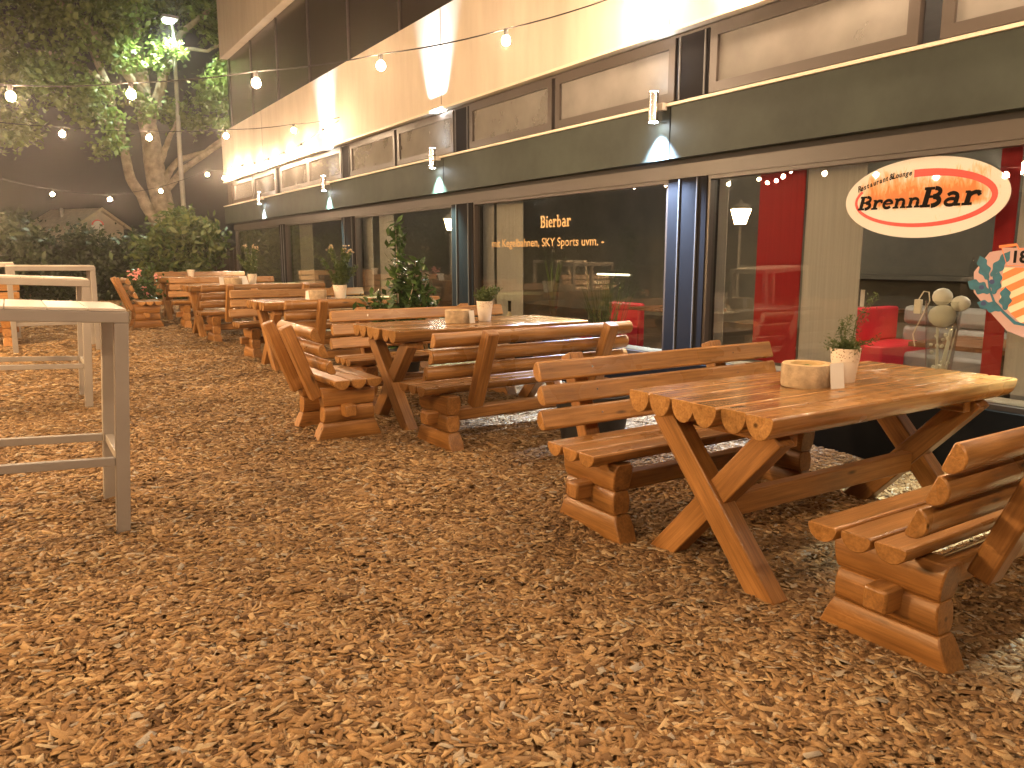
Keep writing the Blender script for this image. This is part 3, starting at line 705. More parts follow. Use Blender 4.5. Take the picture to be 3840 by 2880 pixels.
tree_cl = [  # local coordinates about the tree base
    (-3.6, -1.5, 7.4, 1.8, 1.6, 1.5, 1.9), (-2.0, -.8, 8.4, 1.6, 1.5, 1.4, 1.6), (-4.2, -2.2, 5.6, 1.5, 1.4, .9, 1.3), (-2.4, -1.2, 5.7, 1.0, 1.0, .8, .75),
    (-1.5, -1.4, 4.6, .55, .6, .65, .33), (-4.9, -2.6, 4.2, 1.1, 1.0, .55, .5), (-3.5, -2.4, 4.35, .75, .8, .40, .35), (-.5, -.6, 8.6, 1.3, 1.3, 1.2, 1.2), (.9, -.5, 9.2, 1.4, 1.3, 1.0, 1.3), (2.2, -.7, 8.4, 1.1, 1.1, .9, .9),
    (2.5, -1.0, 6.9, .8, .9, .7, .5), (1.9, -1.0, 6.0, .85, .9, .55, .5), (.95, -.7, 5.35, .75, .8, .35, .34), (2.2, -1.2, 5.1, .6, .7, .4, .3), (.2, -.9, 7.0, .6, .6, .5, .3),
    (-.9, -1.0, 6.8, .6, .6, .6, .35), (-3.0, -1.0, 10.3, 2.6, 2, 1.6, 2.4), (.5, -.2, 11, 2.4, 2, 1.4, 2.0), (-5.6, -2.6, 7.6, 1.5, 1.5, 2.0, 1.6), (-6.4, -3, 5.4, 1.2, 1.2, 1.3, 1.0), (3.9, -.8, 7.4, 1.2, 1.2, 1.6, .9),
    (-.55, -.9, 5.5, .4, .4, .5, .16), (2.45, -1.1, 3.75, .25, .3, .25, .08)]
P = clump_points(tree_cl, 1750, 5)
V, F = leaves(P, .135, 1.25, .25, .4, 6)
npmesh('crown', V, F, M['leaf_tree'], T)

def shrub(name, label, cat, base, clumps, per, mat, size, elong, seed, core=None, stem=True):
    t = tag(empty(name, base), label, cat)
    P = clump_points(clumps, per, seed); P = P[P[:, 2] > -.02]
    V, F = leaves(P, size, elong, .2, .4, seed+1); npmesh('foliage', V, F, mat, t)
    if core:
        mb = MB()
        for (x, y, z, rx, ry, rz) in core:
            rr = random.Random(seed)
            mb.add([(x+px*rx*rr.uniform(.85, 1.05), y+py*ry*rr.uniform(.85, 1.05), max(-.1, z+pz*rz*rr.uniform(.85, 1.05))) for px, py, pz in IV], IF)
        mb.build('foliage_core', M['hedgecore'], t)  # dark hull added inside the foliage to stop see-through
    elif stem:
        mb = MB(); rr = random.Random(seed)
        for c in clumps[:8]: mb.tube([(c[0]*.3, c[1]*.3, -.05), (c[0]*.7, c[1]*.7, c[2]*.6), (c[0], c[1], c[2])], [.025, .018, .008], 6)
        mb.build('stem', M['bark'], t)
    return t
hc = []; hk = []
for i in range(17):
    x = -9+i*.75; top = 2.35+.12*math.sin(i*2.3)+(.25 if x < .7 else 0)-(.15 if 1.2 < x < 2.9 else 0)
    top += -.35-(.25 if 1.0 < x < 3.3 else 0)
    hc.append((x, 0, top*.62, .55, .40, top*.42, 1.0)); hc.append((x+.3, -.15, top*.22, .5, .35, top*.26, .55)); hk.append((x, .15, top*.45, .55, .38, top*.46))
shrub('hedge', 'long dark hedge across the back of the beer garden', 'hedge', (0, 22.3, .3), hc, 1500, M['leaf_hedge'], .085, 1.5, 31, hk)
shrub('leafy_bush', 'broad leafy bush with yellow-green leaves in front of the hedge', 'bush', (3.75, 21.6, .3),
      [(-.5, -.1, 1.0, .5, .4, .7, .8), (0, 0, 1.75, .5, .4, .45, .8), (.45, 0, 1.3, .5, .4, .6, .8), (.05, 0, .55, .7, .4, .5, .9), (.15, .1, 2.1, .25, .25, .25, .25), (.75, 0, 1.6, .3, .3, .4, .4), (-.8, 0, .5, .3, .3, .4, .4)],
      1500, M['leaf_bush'], .10, 1.9, 41, [(-.2, .2, .9, .6, .3, .85), (.4, .2, .9, .5, .3, .7)])
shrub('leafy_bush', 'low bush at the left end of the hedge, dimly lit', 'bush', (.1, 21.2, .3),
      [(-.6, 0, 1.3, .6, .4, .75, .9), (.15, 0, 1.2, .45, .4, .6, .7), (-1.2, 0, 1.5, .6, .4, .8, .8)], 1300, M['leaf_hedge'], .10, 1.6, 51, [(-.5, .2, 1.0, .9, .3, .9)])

t = tag(empty('wooden_fence', (4.75, 21.75, .3)), 'brown slatted wooden fence panel between bush and building corner', 'fence')
mb = MB()
for k in range(14): mb.box(-.75+k*.115, -.75+k*.115+.10, 0, .02, 0, 1.36+.012*(k % 3))
mb.build('slat_panel', M['fence'], t, smooth=0)
for x in (-.8, .12, .88): MB().box(x, x+.07, .021, .09, -.1, 1.45).build('post', M['fence'], t, smooth=0)

t = tag(empty('hut', (2.72, 30, .4), R(32)), 'small pale hut with gabled roof behind the hedge', 'hut')
hw, hl, ze, zp = .95, 1.1, 2.0, 2.56
mb = MB(); mb.add([(-hw, 0, 0), (hw, 0, 0), (hw, 0, ze), (0, 0, zp), (-hw, 0, ze), (-hw, 2*hl, 0), (hw, 2*hl, 0), (hw, 2*hl, ze), (0, 2*hl, zp), (-hw, 2*hl, ze)],
                  [(0, 1, 2, 3, 4), (9, 8, 7, 6, 5), (0, 4, 9, 5), (1, 6, 7, 2)])
mb.build('wall', M['hutwall'], t, smooth=0)
rf = MB()
for s in (-1, 1):
    e = 1.12; zz = ze-(zp-ze)*(e*hw-hw)/hw
    pr_ = [(s*e*hw, zz), (0, zp), (0, zp+.05), (s*e*hw, zz+.05)]
    v = [(x, -.22, z) for x, z in pr_]+[(x, 2*hl+.2, z) for x, z in pr_]
    rf.add(v, [(0, 1, 2, 3), (7, 6, 5, 4), (0, 4, 5, 1), (1, 5, 6, 2), (2, 6, 7, 3), (3, 7, 4, 0)])
rf.build('roof', M['hutroof'], t, smooth=0)
bb = MB()
for s in (-1, 1):
    e = 1.14; zz = ze-(zp-ze)*(e*hw-hw)/hw
    v = [(s*e*hw, -.25, zz-.05), (0, -.25, zp-.03), (0, -.25, zp+.07), (s*e*hw, -.25, zz+.05)]; v += [(x, y+.028, z) for x, y, z in v]
    bb.add(v, [(0, 1, 2, 3), (7, 6, 5, 4), (0, 4, 5, 1), (1, 5, 6, 2), (2, 6, 7, 3), (3, 7, 4, 0)])
bb.build('bargeboard', M['huttrim'], t, smooth=0)
for x, y in ((-.45, 1.2), (.55, 1.6)): MB().lathe([(.055, 1.9), (.055, 2.5), (.085, 2.5), (.085, 2.56), (.03, 2.62)], 10, Matrix.Translation((x, y, 0))).build('flue_pipe', M['pole'], t)
t = tag(empty('round_sign', (2.60, 29.0, .4)), 'round white sign with red upper rim in front of the hut gable', 'sign')
MB().lathe([(.19, -.012), (.19, .012)], 28, Matrix.Translation((0, 0, 2.0)) @ Matrix.Rotation(PI/2, 4, 'X')).build('plate', M['signwhite'], t, smooth=0)
rg = MB(); n = 20
v = []; 
for i in range(n+1):
    a = R(5)+R(170)*i/n
    for rr in (.125+.02*math.sin(a), .186): v.append((rr*math.cos(a), -.016, 2.0+rr*math.sin(a)))
rg.add(v, [(2*i, 2*i+1, 2*i+3, 2*i+2) for i in range(n)]); rg.build('red_band', M['signred'], t, smooth=0)
MB().lathe([(.025, -.3), (.025, 1.83)], 8, Matrix.Translation((0, .02, 0))).build('post', M['pole'], t)

# ------------------------------------------------------------------ things on and between the tables
def wood_slice(x, y, z, rz, r, label, card=True):
    t = tag(empty('wood_slice', (x, y, z), rz), label, 'wood slice', 'wood slice centrepieces')
    h = .105; n = 30; rr = random.Random(int(x*1000+y*10))
    prof = [1+.05*math.sin(2*PI*i/n*2+1)+.02*math.sin(2*PI*i/n*5)+rr.uniform(-.008, .008) for i in range(n)]
    def ring(rad, z): return [(rad*p*math.cos(2*PI*i/n), rad*p*math.sin(2*PI*i/n), z) for i, p in enumerate(prof)]
    v = ring(r*.97, 0)+ring(r, .01)+ring(r, h-.006)+ring(r*.975, h)
    f = [(j*n+i, j*n+(i+1) % n, (j+1)*n+(i+1) % n, (j+1)*n+i) for j in range(3) for i in range(n)]+[tuple(range(n))[::-1]]
    MB().add(v, f).build('bark', M['birch'], t, smooth=50)
    v = ring(r*.975, h+.0005)+ring(r*.66, h+.0005)+ring(r*.62, h-.03)
    f = [(j*n+i, j*n+(i+1) % n, (j+1)*n+(i+1) % n, (j+1)*n+i) for j in range(2) for i in range(n)]
    MB().add(v, f).build('cut_face', M['cut'], t, smooth=40)
    v = ring(r*.64, h-.024)+[(0, 0, h-.004)]
    MB().add(v, [(i, (i+1) % n, n) for i in range(n)]).build('moss', M['moss'], t)
    return t
def card(x, y, z, rz, tilt, w, h, label):
    t = tag(empty('table_card', (x, y, z), rz), label, 'card', 'white cards on the tables')
    mb = MB(); mb.box(-w/2, w/2, -.0015, .0015, 0, h); mb.build('sheet', M['card'], t, rot=(tilt, 0, 0), smooth=0)
    return t
def pot(x, y, z, r, h, label, kind, seed):
    t = tag(empty('herb_pot', (x, y, z)), label, 'potted plant', 'white herb pots on the tables')
    p = MB().lathe([(r*.72, 0), (r*.74, .004), (r*.90, h*.62), (r*.93, h*.63), (r*.93, h*.64)], 28).build('pot', M['white'], t)
    MB().lathe([(r*.935, h*.641), (r*1.0, h), (r*.95, h), (r*.92, h*.9)], 32, cap=False).build('lace_rim', M['lace'], p)
    MB().lathe([(r*.9, h*.86), (.001, h*.9)], 20, cap=False).build('soil', M['soil'], t)
    g = np.random.RandomState(seed); st = MB(); pts = []
    if kind == 'rosemary':
        tips = [(g.normal()*.05, g.normal()*.05, h+g.uniform(.01, .05)) for _ in range(16)]
        tips += [(.05, -.11, h+.27), (.0, -.13, h+.04), (-.01, -.02, h+.16), (.0, .04, h+.10), (.03, -.14, h+.06), (-.03, .09, h+.05), (0, .03, h+.13)]
    elif kind == 'bushy': tips = [(g.normal()*.055, g.normal()*.055, h+g.uniform(.03, .12)) for _ in range(26)]
    else: tips = [(g.normal()*.09, g.normal()*.09, h+g.uniform(.12, .34)) for _ in range(15)]+[(.02, -.13, h+.43), (-.04, .16, h+.45), (.05, -.2, h+.40)]
    for tx, ty, tz in tips:
        mid = (tx*.45+g.normal()*.01, ty*.45+g.normal()*.01, h*.9+(tz-h*.9)*.55)
        st.tube([(tx*.15, ty*.15, h*.85), mid, (tx, ty, tz)], [.003, .0025, .0012], 5)
        k = int(90*(tz-h*.8)/.2)+20; s = g.uniform(.15, 1, k)[:, None]
        a, b_, c_ = np.array((tx*.15, ty*.15, h*.85)), np.array(mid), np.array((tx, ty, tz))
        pts.append((1-s)**2*a+2*s*(1-s)*b_+s*s*c_+g.normal(size=(k, 3))*(.011 if kind != 'tall' else .016))
    st.build('stem', M['leaf_herb'], t, smooth=0)
    P = np.concatenate(pts)
    V, F = leaves(P, {'rosemary': .006, 'bushy': .017, 'tall': .022}[kind], {'rosemary': 3.2, 'bushy': 1.3, 'tall': 1.8}[kind], .2, .4, seed)
    npmesh('foliage', V, F, M['leaf_herb'], t)
    if kind == 'tall':
        fl = MB()
        for tx, ty, tz in tips[-3:]:
            for q in range(9):
                d = g.normal(size=3)*.022; fl.add([(tx+d[0]+px*.012, ty+d[1]+py*.012, tz+d[2]+pz*.010) for px, py, pz in IV], IF)
        fl.build('flower_head', M['birch'], t)
    return t
z1, z2, z3, z4 = .777+gz(2.22), .777+gz(5.68), .777+gz(8.98), .777+gz(12.9)
wood_slice(3.14, 2.27, z1, 0, .122, 'birch slice with mossy hollow, nearest the camera on the first table')
card(3.175, 2.125, z1, R(-14), R(-9), .075, .118, 'white card leaning on the nearest wood slice')
pot(3.39, 2.24, z1, .070, .165, 'big white lace-rimmed pot of rosemary on the nearest table', 'rosemary', 3)
wood_slice(3.16, 5.72, z2, .5, .115, 'wood slice on the second table, beside the small herb pot')
card(3.235, 5.60, z2, R(12), R(-9), .055, .105, 'white card leaning on the wood slice of the second table')
pot(3.45, 5.76, z2, .072, .17, 'small white pot of low bushy herb on the second table', 'bushy', 5)
wood_slice(3.08, 9.05, z3, 1, .12, 'wood slice on the third table, left of the tall herb pot')
card(2.955, 9.02, z3, R(-40), R(-9), .055, .10, 'white card leaning on the wood slice of the third table')
pot(3.37, 9.05, z3, .085, .16, 'white pot of tall flowering herb on the third table', 'tall', 9)
wood_slice(2.98, 12.75, z4, 1.6, .14, 'wood slice on the fourth table, beside two slanted cards')
card(3.16, 12.7, z4, R(10), R(-35), .12, .16, 'slanted white card standing right of the wood slice on the fourth table')
card(2.80, 12.7, z4, R(10), R(-8), .07, .12, 'narrow white card left of the wood slice on the fourth table')
pot(3.35, 13.0, z4, .075, .16, 'white pot of tall thin grassy herb on the fourth table', 'tall', 17)
place(table0, 3.28, 16.1, R(-1), 'farthest log picnic table, next to the far short bench', 'table', TG)
pot(3.0, 16.2, .777+gz(16.1), .07, .14, 'far small white pot with green sprigs at the last bench', 'bushy', 19)
# empty round planter
t = tag(empty('planter', (3.26, 4.02, gz(4))), 'dark round empty planter between the first and second tables', 'planter', 'dark round planters')
MB().lathe([(.185, -.03), (.19, 0), (.255, .40), (.268, .41), (.268, .445), (.250, .445), (.240, .36)], 36, cap=False).build('pot', M['dark_pot'], t)
MB().lathe([(.245, .37), (.002, .385)], 24, cap=False).build('soil', M['soil'], t)
# laurel in a planter
t = tag(empty('planter', (3.37, 7.35, gz(7.35))), 'tall glossy laurel in a dark planter between the second and third tables', 'potted plant', 'dark round planters')
MB().lathe([(.17, -.03), (.17, 0), (.23, .34), (.24, .35), (.24, .385), (.225, .385), (.215, .32)], 32, cap=False).build('pot', M['dark_pot'], t)
MB().lathe([(.22, .33), (.002, .345)], 24, cap=False).build('soil', M['soil'], t)
g = np.random.RandomState(77); st = MB(); pts = []
brs = [((0, 0, .3), (-.01, .0, .9), (-.02, .0, 1.62)), ((0, 0, .35), (.10, -.05, .8), (.16, -.08, 1.25)), ((0, 0, .35), (.12, -.12, .7), (.24, -.16, 1.05)), ((0, 0, .35), (.08, .03, .75), (.10, .08, 1.15)),
       ((0, 0, .35), (-.06, .10, .6), (-.18, .22, .90)), ((0, 0, .35), (.15, -.1, .6), (.29, -.18, .88)), ((0, 0, .35), (-.05, -.1, .6), (-.16, -.05, .78)), ((0, 0, .4), (.0, -.14, .7), (.06, -.2, .98)), ((0, 0, .35), (-.12, .1, .5), (-.33, .12, .86)), ((0, 0, .35), (.05, .0, .6), (.12, .0, .85))]
for a, b_, c_ in brs:
    st.tube([a, b_, c_], [.010, .007, .003], 6); L = np.linalg.norm(np.array(c_)-np.array(a)); k = int(150*L); s = g.uniform(.38, 1.02, k)[:, None]
    pts.append((1-s)**2*np.array(a)+2*s*(1-s)*np.array(b_)+s*s*np.array(c_)+g.normal(size=(k, 3))*.045)
low = g.normal(size=(130, 3))*np.array([.14, .12, .06])+np.array([-.05, .02, .46]); pts.append(low)
st.build('stem', M['bark'], t)
V, F = leaves(np.concatenate(pts), .052, 2.2, .25, .4, 78); npmesh('foliage', V, F, M['leaf_laurel'], t)
# pink flowers behind the far short bench
t = tag(empty('flower_pot', (2.02, 15.4, gz(15.4))), 'pot of pink flowers behind the far short bench', 'potted plant')
MB().lathe([(.15, -.02), (.19, .32), (.205, .33), (.205, .36), (.18, .36)], 20, cap=False).build('pot', M['dark_pot'], t)
g = np.random.RandomState(8)
V, F = leaves(g.normal(size=(420, 3))*np.array([.13, .13, .16])+np.array([0, 0, .58]), .06, 1.2, .3, .3, 9); npmesh('foliage', V, F, M['leaf_laurel'], t)
for c in ((-.19, 0, .86), (-.07, 0, .88), (-.11, 0, .80), (-.02, -.1, .62), (.06, -.1, .50), (-.05, -.05, .92), (.22, 0, .82)):
    fl = MB()
    for q in range(11):
        d = g.normal(size=3)*.026; fl.add([(c[0]+d[0]+px*.018, c[1]+d[1]+py*.018, c[2]+d[2]+pz*.013) for px, py, pz in IV], IF)
    fl.build('flower', M['flower'], t)

# ------------------------------------------------------------------ lettering and prints on the glass
def wallmat(y, z, x=4.922): return Matrix(((0, 0, -1, x), (-1, 0, 0, y), (0, 1, 0, z), (0, 0, 0, 1)))
FLAT = MB
def strip(mb, pts, w, z):
    """thick stroke along a polyline, as one flat ribbon"""
    P = [Vector((p[0], p[1])) for p in pts]; v = []; f = []
    ws = w if isinstance(w, (list, tuple)) else [w]*len(P)
    for i, p in enumerate(P):
        d = (P[min(i+1, len(P)-1)]-P[max(i-1, 0)]).normalized(); nn = Vector((-d.y, d.x))
        v += [(p.x+nn.x*ws[i]/2, p.y+nn.y*ws[i]/2, z), (p.x-nn.x*ws[i]/2, p.y-nn.y*ws[i]/2, z)]
    for i in range(len(P)-1): f.append((2*i+1, 2*i+3, 2*i+2, 2*i))
    mb.add(v, f)
def arc(cx, cy, rx, ry, a0, a1, n=12): return [(cx+rx*math.cos(R(a0+(a1-a0)*i/n)), cy+ry*math.sin(R(a0+(a1-a0)*i/n))) for i in range(n+1)]
GL = {  # bold slab serif strokes, cap height 1
    'B': (.92, [([(.2, 0), (.2, 1)], .21), ([(0, .055), (.45, .055)], .11), ([(0, .945), (.45, .945)], .11), (arc(.46, .74, .26, .205, -90, 90), .16), (arc(.48, .28, .30, .225, -90, 90), .18), ([(.3, .52), (.5, .52)], .10)]),
    'r': (.66, [([(.2, 0), (.2, .68)], .19), ([(0, .05), (.42, .05)], .10), ([(.02, .65), (.22, .65)], .09), (arc(.47, .36, .25, .26, 165, 50), .15), ([(.52, .50), (.63, .60)], .17)]),
    'e': (.72, [(arc(.36, .34, .26, .28, 0, 320, 22), .16), ([(.14, .36), (.62, .36)], .09)]),
    'n': (.86, [([(.2, 0), (.2, .68)], .18), ([(0, .05), (.38, .05)], .10), ([(.02, .65), (.22, .65)], .09), (arc(.42, .42, .22, .21, 160, 0), .15), ([(.64, .42), (.64, 0)], .18), ([(.48, .05), (.84, .05)], .10)]),
    'a': (.80, [(arc(.34, .2, .22, .16, 0, 360, 20), .13), (arc(.34, .44, .22, .20, 150, 0), .14), ([(.56, .46), (.56, .08)], .17), ([(.52, .05), (.78, .05)], .10)]),
    'i': (.46, [([(.22, 0), (.22, .66)], .18), ([(.03, .05), (.42, .05)], .09), ([(.05, .64), (.25, .64)], .08), ([(.13, .88), (.31, .88)], .17)]),
    'b': (.82, [([(.18, 0), (.18, 1)], .17), ([(.0, .96), (.2, .96)], .08), (arc(.42, .32, .24, .28, 170, -170, 20), .14)]),
}
def slab(mb, s, x, y, h, sx, shear, z, gap=.04, bold=1.0):
    k = 0
    for ch in s:
        w, strokes = GL[ch]
        for pts, wd in strokes:
            q = [(x+(p[0]*sx+p[1]*shear)*h, y+p[1]*h) for p in pts]; strip(mb, q, wd*h*bold, z+k*.00012); k += 1
        x += (w*sx+gap)*h
    return x
def text(s, size, mat, parent, matrix, shear=0, sx=1, offset=0, name='lettering'):
    c = bpy.data.curves.new(name, 'FONT'); c.body = s; c.size = size; c.shear = shear; c.offset = offset; c.extrude = .0004
    o = bpy.data.objects.new(name, c); COL.objects.link(o); dg = bpy.context.evaluated_depsgraph_get(); dg.update()
    me = bpy.data.meshes.new_from_object(o.evaluated_get(dg)); bpy.data.objects.remove(o)
    me.materials.clear(); me.materials.append(mat)
    me.transform(Matrix.Diagonal((sx, 1, 1, 1)))
    n = bpy.data.objects.new(name, me); COL.objects.link(n); n.parent = parent; n.matrix_local = matrix; return n
# oval sign
t = tag(empty('oval_sign'), 'white oval flame sign with black lettering and red ring on the window', 'sign'); t.matrix_world = wallmat(2.802, 1.768)
n = 72
MB().add([(.53*math.cos(2*PI*i/n), .251*math.sin(2*PI*i/n), 0) for i in range(n)]+[(.53*math.cos(2*PI*i/n), .251*math.sin(2*PI*i/n), -.004) for i in range(n)],
         [tuple(range(n)), tuple(range(n, 2*n))[::-1]]+[(i, i+n, (i+1) % n+n, (i+1) % n) for i in range(n)]).build('plate', M['oval'], t, smooth=0)
rg = MB(); pts = []; ws = []
for i in range(61):
    s = i/60; a = 97-s*(97+205); pts.append((-.003+.447*math.cos(R(a)), -.008+.163*math.sin(R(a)))); ws.append(.036*(1-s)**1.4+.012+.006*s)
strip(rg, pts, ws, .0012); rg.build('red_ring', M['signred'], t, smooth=0)
lt = MB(); x = slab(lt, 'Brenn', -.436, -.058, .088, 1.20, .22, .002, .03, 1.36); slab(lt, 'Bar', -.004, -.060, .120, 1.22, .22, .002, .03, 1.36); lt.build('lettering', M['ink'], t, smooth=0)
s_ = 'Restaurant&Lounge'
for i, ch in enumerate(s_):
    f_ = (i+.2)/len(s_); px, py = -.440+.372*f_, .060+.086*math.sin(f_*1.45)
    sl_ = math.atan2(.086*1.45*math.cos(f_*1.45), .372)
    text(ch, .046 if ch not in 'RL&' else .054, M['ink'], t, Matrix.Translation((px-.006, py, .0016)) @ Matrix.Rotation(sl_, 4, 'Z'), .3, .8, .0012, name='small_letter')
# gold lettering on the second window
t = tag(empty('window_lettering'), 'gold lettering about a beer bar on the second window', 'lettering'); t.matrix_world = wallmat(7.02, 1.706)
lt = MB(); slab(lt, 'Bierbar', 0, 0, .125, .83, 0, .001, .03); lt.build('headline', M['gold'], t, smooth=0)
text('mit Kegelbahnen, SKY Sports uvm. -', .128, M['gold'], t, Matrix.Translation((-1.02, -.198, .001)), 0, 1.12, .001, 'text_line')
# crest print
t = tag(empty('crest_print'), 'painted crest with orange stripes and teal oak leaves on the right window', 'window print'); t.matrix_world = wallmat(2.135, 1.205)
def poly(pts, z, mat, name, th=.0):
    return MB().add([(x, y, z) for x, y in pts], [tuple(range(len(pts)))]).build(name, mat, t, smooth=0)
poly([(-.29, -.02), (-.30, .10), (-.22, .22), (-.12, .235), (.12, .235), (.3, .2), (.3, -.3), (.1, -.30), (-.08, -.24), (-.2, -.12)], 0, M['pink'], 'backing')
poly([(-.135, .13), (.2, .13), (.2, -.05), (.1, -.16), (0, -.2), (-.06, -.145), (-.135, -.06)], .001, M['creamprint'], 'shield')
SHIELD = [(-.135, .13), (.2, .13), (.2, -.05), (.1, -.16), (0, -.2), (-.06, -.145), (-.135, -.06)]
def clip(poly_, hull):                    # keep the part of poly_ inside the clockwise convex hull
    for (ax, ay), (bx, by) in zip(hull, hull[1:]+hull[:1]):
        out = []; side = lambda p: (bx-ax)*(p[1]-ay)-(by-ay)*(p[0]-ax)
        for p, q in zip(poly_, poly_[1:]+poly_[:1]):
            sp, sq = side(p), side(q)
            if sp <= 0: out.append(p)
            if (sp < 0) != (sq < 0) and sp != sq: f_ = sp/(sp-sq); out.append((p[0]+(q[0]-p[0])*f_, p[1]+(q[1]-p[1])*f_))
        poly_ = out
        if not poly_: break
    return poly_
for k in range(5):
    c0 = .045-.088*k; q = clip([(-.2, c0-.03), (.3, c0+.24), (.3, c0+.285), (-.2, c0+.015)], SHIELD)
    if len(q) > 2: MB().add([(x, y, .002) for x, y in q], [tuple(range(len(q)))]).build('stripe', M['orange'], t, smooth=0)
poly([(-.155, .245), (.2, .24), (.2, .145), (-.115, .14)], .0015, M['pink'], 'banner')
bn = MB(); strip(bn, [(-.17, .250), (-.075, .262)], .016, .003); strip(bn, [(-.075, .262), (-.06, .235), (-.02, .238)], .008, .0031); strip(bn, [(-.155, .245), (-.115, .14), (.05, .15)], .004, .0032); bn.build('banner_edge', M['orange'], t, smooth=0)
text('81', .095, M['ink'], t, Matrix.Translation((-.005, .160, .004)) @ Matrix.Rotation(PI, 4, 'Y') @ Matrix.Scale(1, 4), 0, 1.0, .003, 'year_figures')
lf = MB()
def oak(cx, cy, ang, L, w, z):
    n = 26; o_ = []
    for i in range(n):
        s = i/(n-1); o_.append((s*L*1.15, 1.12*w*math.sin(PI*min(1, s*1.02))**.6*(.80+.20*math.cos(s*PI*5.2))))
    pts = [(a, b_) for a, b_ in o_]+[(a, -b_) for a, b_ in o_[::-1]]
    ca, sa = math.cos(R(ang)), math.sin(R(ang)); k = len(pts)
    lf.add([(cx+a*ca-b_*sa, cy+a*sa+b_*ca, z) for a, b_ in pts], [(i, i+1, k-2-i, k-1-i) for i in range(n-1)])
oak(-.215, .055, 112, .135, .034, .0022); oak(-.20, .075, 58, .155, .032, .0024); oak(-.195, -.02, 155, .13, .038, .0026); oak(-.175, -.03, 82, .12, .032, .0028)
oak(-.12, -.12, 165, .13, .032, .0030); oak(-.10, -.12, 95, .12, .034, .0032)
strip(lf, [(-.215, .07), (-.195, -.01), (-.165, -.075), (-.11, -.13), (-.04, -.19), (.03, -.2)], [.010, .012, .014, .016, .02, .012], .0034)
lf.build('oak_leaf', M['teal'], t, smooth=0)
be = MB()
for x, y in ((-.245, .01), (-.19, .045), (-.225, -.085)): be.add([(x+.016*math.cos(2*PI*i/10), y+.014*math.sin(2*PI*i/10), .0036) for i in range(10)], [tuple(range(10))])
be.build('berry', M['bluegreen'], t, smooth=0)

# ------------------------------------------------------------------ inside the restaurant
def panel(y0, y1, mat, label, x=5.10, z0=.56, z1=3.21):
    t = tag(empty('curtain_panel', (x, (y0+y1)/2, z0)), label, 'curtain', 'sliding panel curtains behind the glass')
    w = y1-y0; MB().box(-.004, .004, -w/2, w/2, 0, z1-z0-.03).build('fabric', mat, t, smooth=0)
    MB().box(-.012, .012, -w/2, w/2, z1-z0-.029, z1-z0).build('rail', M['alu'], t, smooth=0)
panel(4.545, 4.76, M['greycloth'], 'narrow grey panel curtain beside the blue-lit pillar')
panel(3.80, 4.22, M['redcloth'], 'red panel curtain behind the nearest window')
panel(3.315, 3.79, M['greycloth'], 'wide grey panel curtain right of the red one', 5.12)
panel(2.31, 2.425, M['redcloth'], 'narrow red panel curtain right of the oval sign')
panel(1.5, 2.30, M['greycloth'], 'grey panel curtain at the right edge behind the crest', 5.12)
panel(8.28, 8.72, M['greycloth'], 'grey panel curtain at the left end of the second window')
panel(7.66, 8.24, M['greycloth'], 'grey panel curtain beside the bottle in the second window', 5.12)
panel(12.10, 12.75, M['greycloth'], 'grey panel curtain at the left end of the third window')
panel(11.30, 11.85, M['greycloth'], 'grey panel curtain behind the laurel in the third window', 5.12)
panel(15.1, 15.9, M['greycloth'], 'grey panel curtain in the fourth window')
def bench_in(x, y, label, w=.5, d=1.1, rz=0):
    t = tag(empty('upholstered_bench', (x, y, .10), rz), label, 'bench', 'red benches inside')
    MB().box(-.24, .24, -d/2, d/2, .02, .47).build('seat', M['redseat'], t, bevel=.02)
    MB().box(-.10, .02, -d/2, d/2, .471, .80).build('backrest', M['redseat'], t, bevel=.02, loc=(-.14, 0, 0)); return t
bench_in(7.15, 4.32, 'bright red upholstered bench end beyond the grey panel curtain', rz=R(-90), d=.85)
t = tag(empty('chair', (6.3, 7.5, .10)), 'red upholstered chair inside the second window', 'chair')
MB().box(-.25, .25, -.30, .30, .05, .45).build('seat', M['redseat'], t, bevel=.03); MB().box(.26, .36, -.30, .30, .1, .72).build('backrest', M['redseat'], t, bevel=.03)
t = tag(empty('sofa', (7.6, 3.7, .10)), 'grey tufted leather sofa at the back of the room', 'sofa')
MB().box(-.5, .1, -1.9, .75, .02, .40).build('seat', M['greyseat'], t, bevel=.04)
mb = MB()
for k in range(5):
    for j in range(2): mb.box(.0, .16, -1.9+k*.53, -1.9+k*.53+.50, .42+j*.20, .42+j*.20+.19)
mb.build('backrest', M['greyseat'], t, bevel=.05)
def table_in(x, y, w, d, h, label):
    t = tag(empty('dining_table', (x, y, .10)), label, 'table', 'dining tables inside')
    MB().box(-w/2, w/2, -d/2, d/2, h-.035, h).build('tabletop', M['inttable'], t, bevel=.004, smooth=0)
    MB().box(-.05, .05, -.05, .05, .02, h-.036).box(-.22, .22, -.22, .22, 0, .02).build('leg', M['intdark'], t, smooth=0); return t
table_in(6.1, 2.75, .8, 1.0, .66, 'brown dining table inside, behind the glass vase')
table_in(8.8, 5.4, .7, .9, .7, 'dark dining table with candles at the back of the room')
table_in(6.6, 6.6, .7, .9, .7, 'dark dining table inside the second window')
for k, (x, y, r_, h, z, mt, lb) in enumerate(((8.7, 5.55, .05, .2, .8, 'white', 'pale tall candle on the back dining table'), (8.75, 5.3, .05, .15, .8, 'candle', 'yellow candle on the back dining table'))):
    t = tag(empty('candle', (x, y, z)), lb, 'candle'); MB().lathe([(r_, 0), (r_, h), (r_*.6, h-.004)], 14).build('wax', M[mt], t); MB().lathe([(.003, h-.004), (.003, h+.02)], 6).build('wick', M['ink'], t)
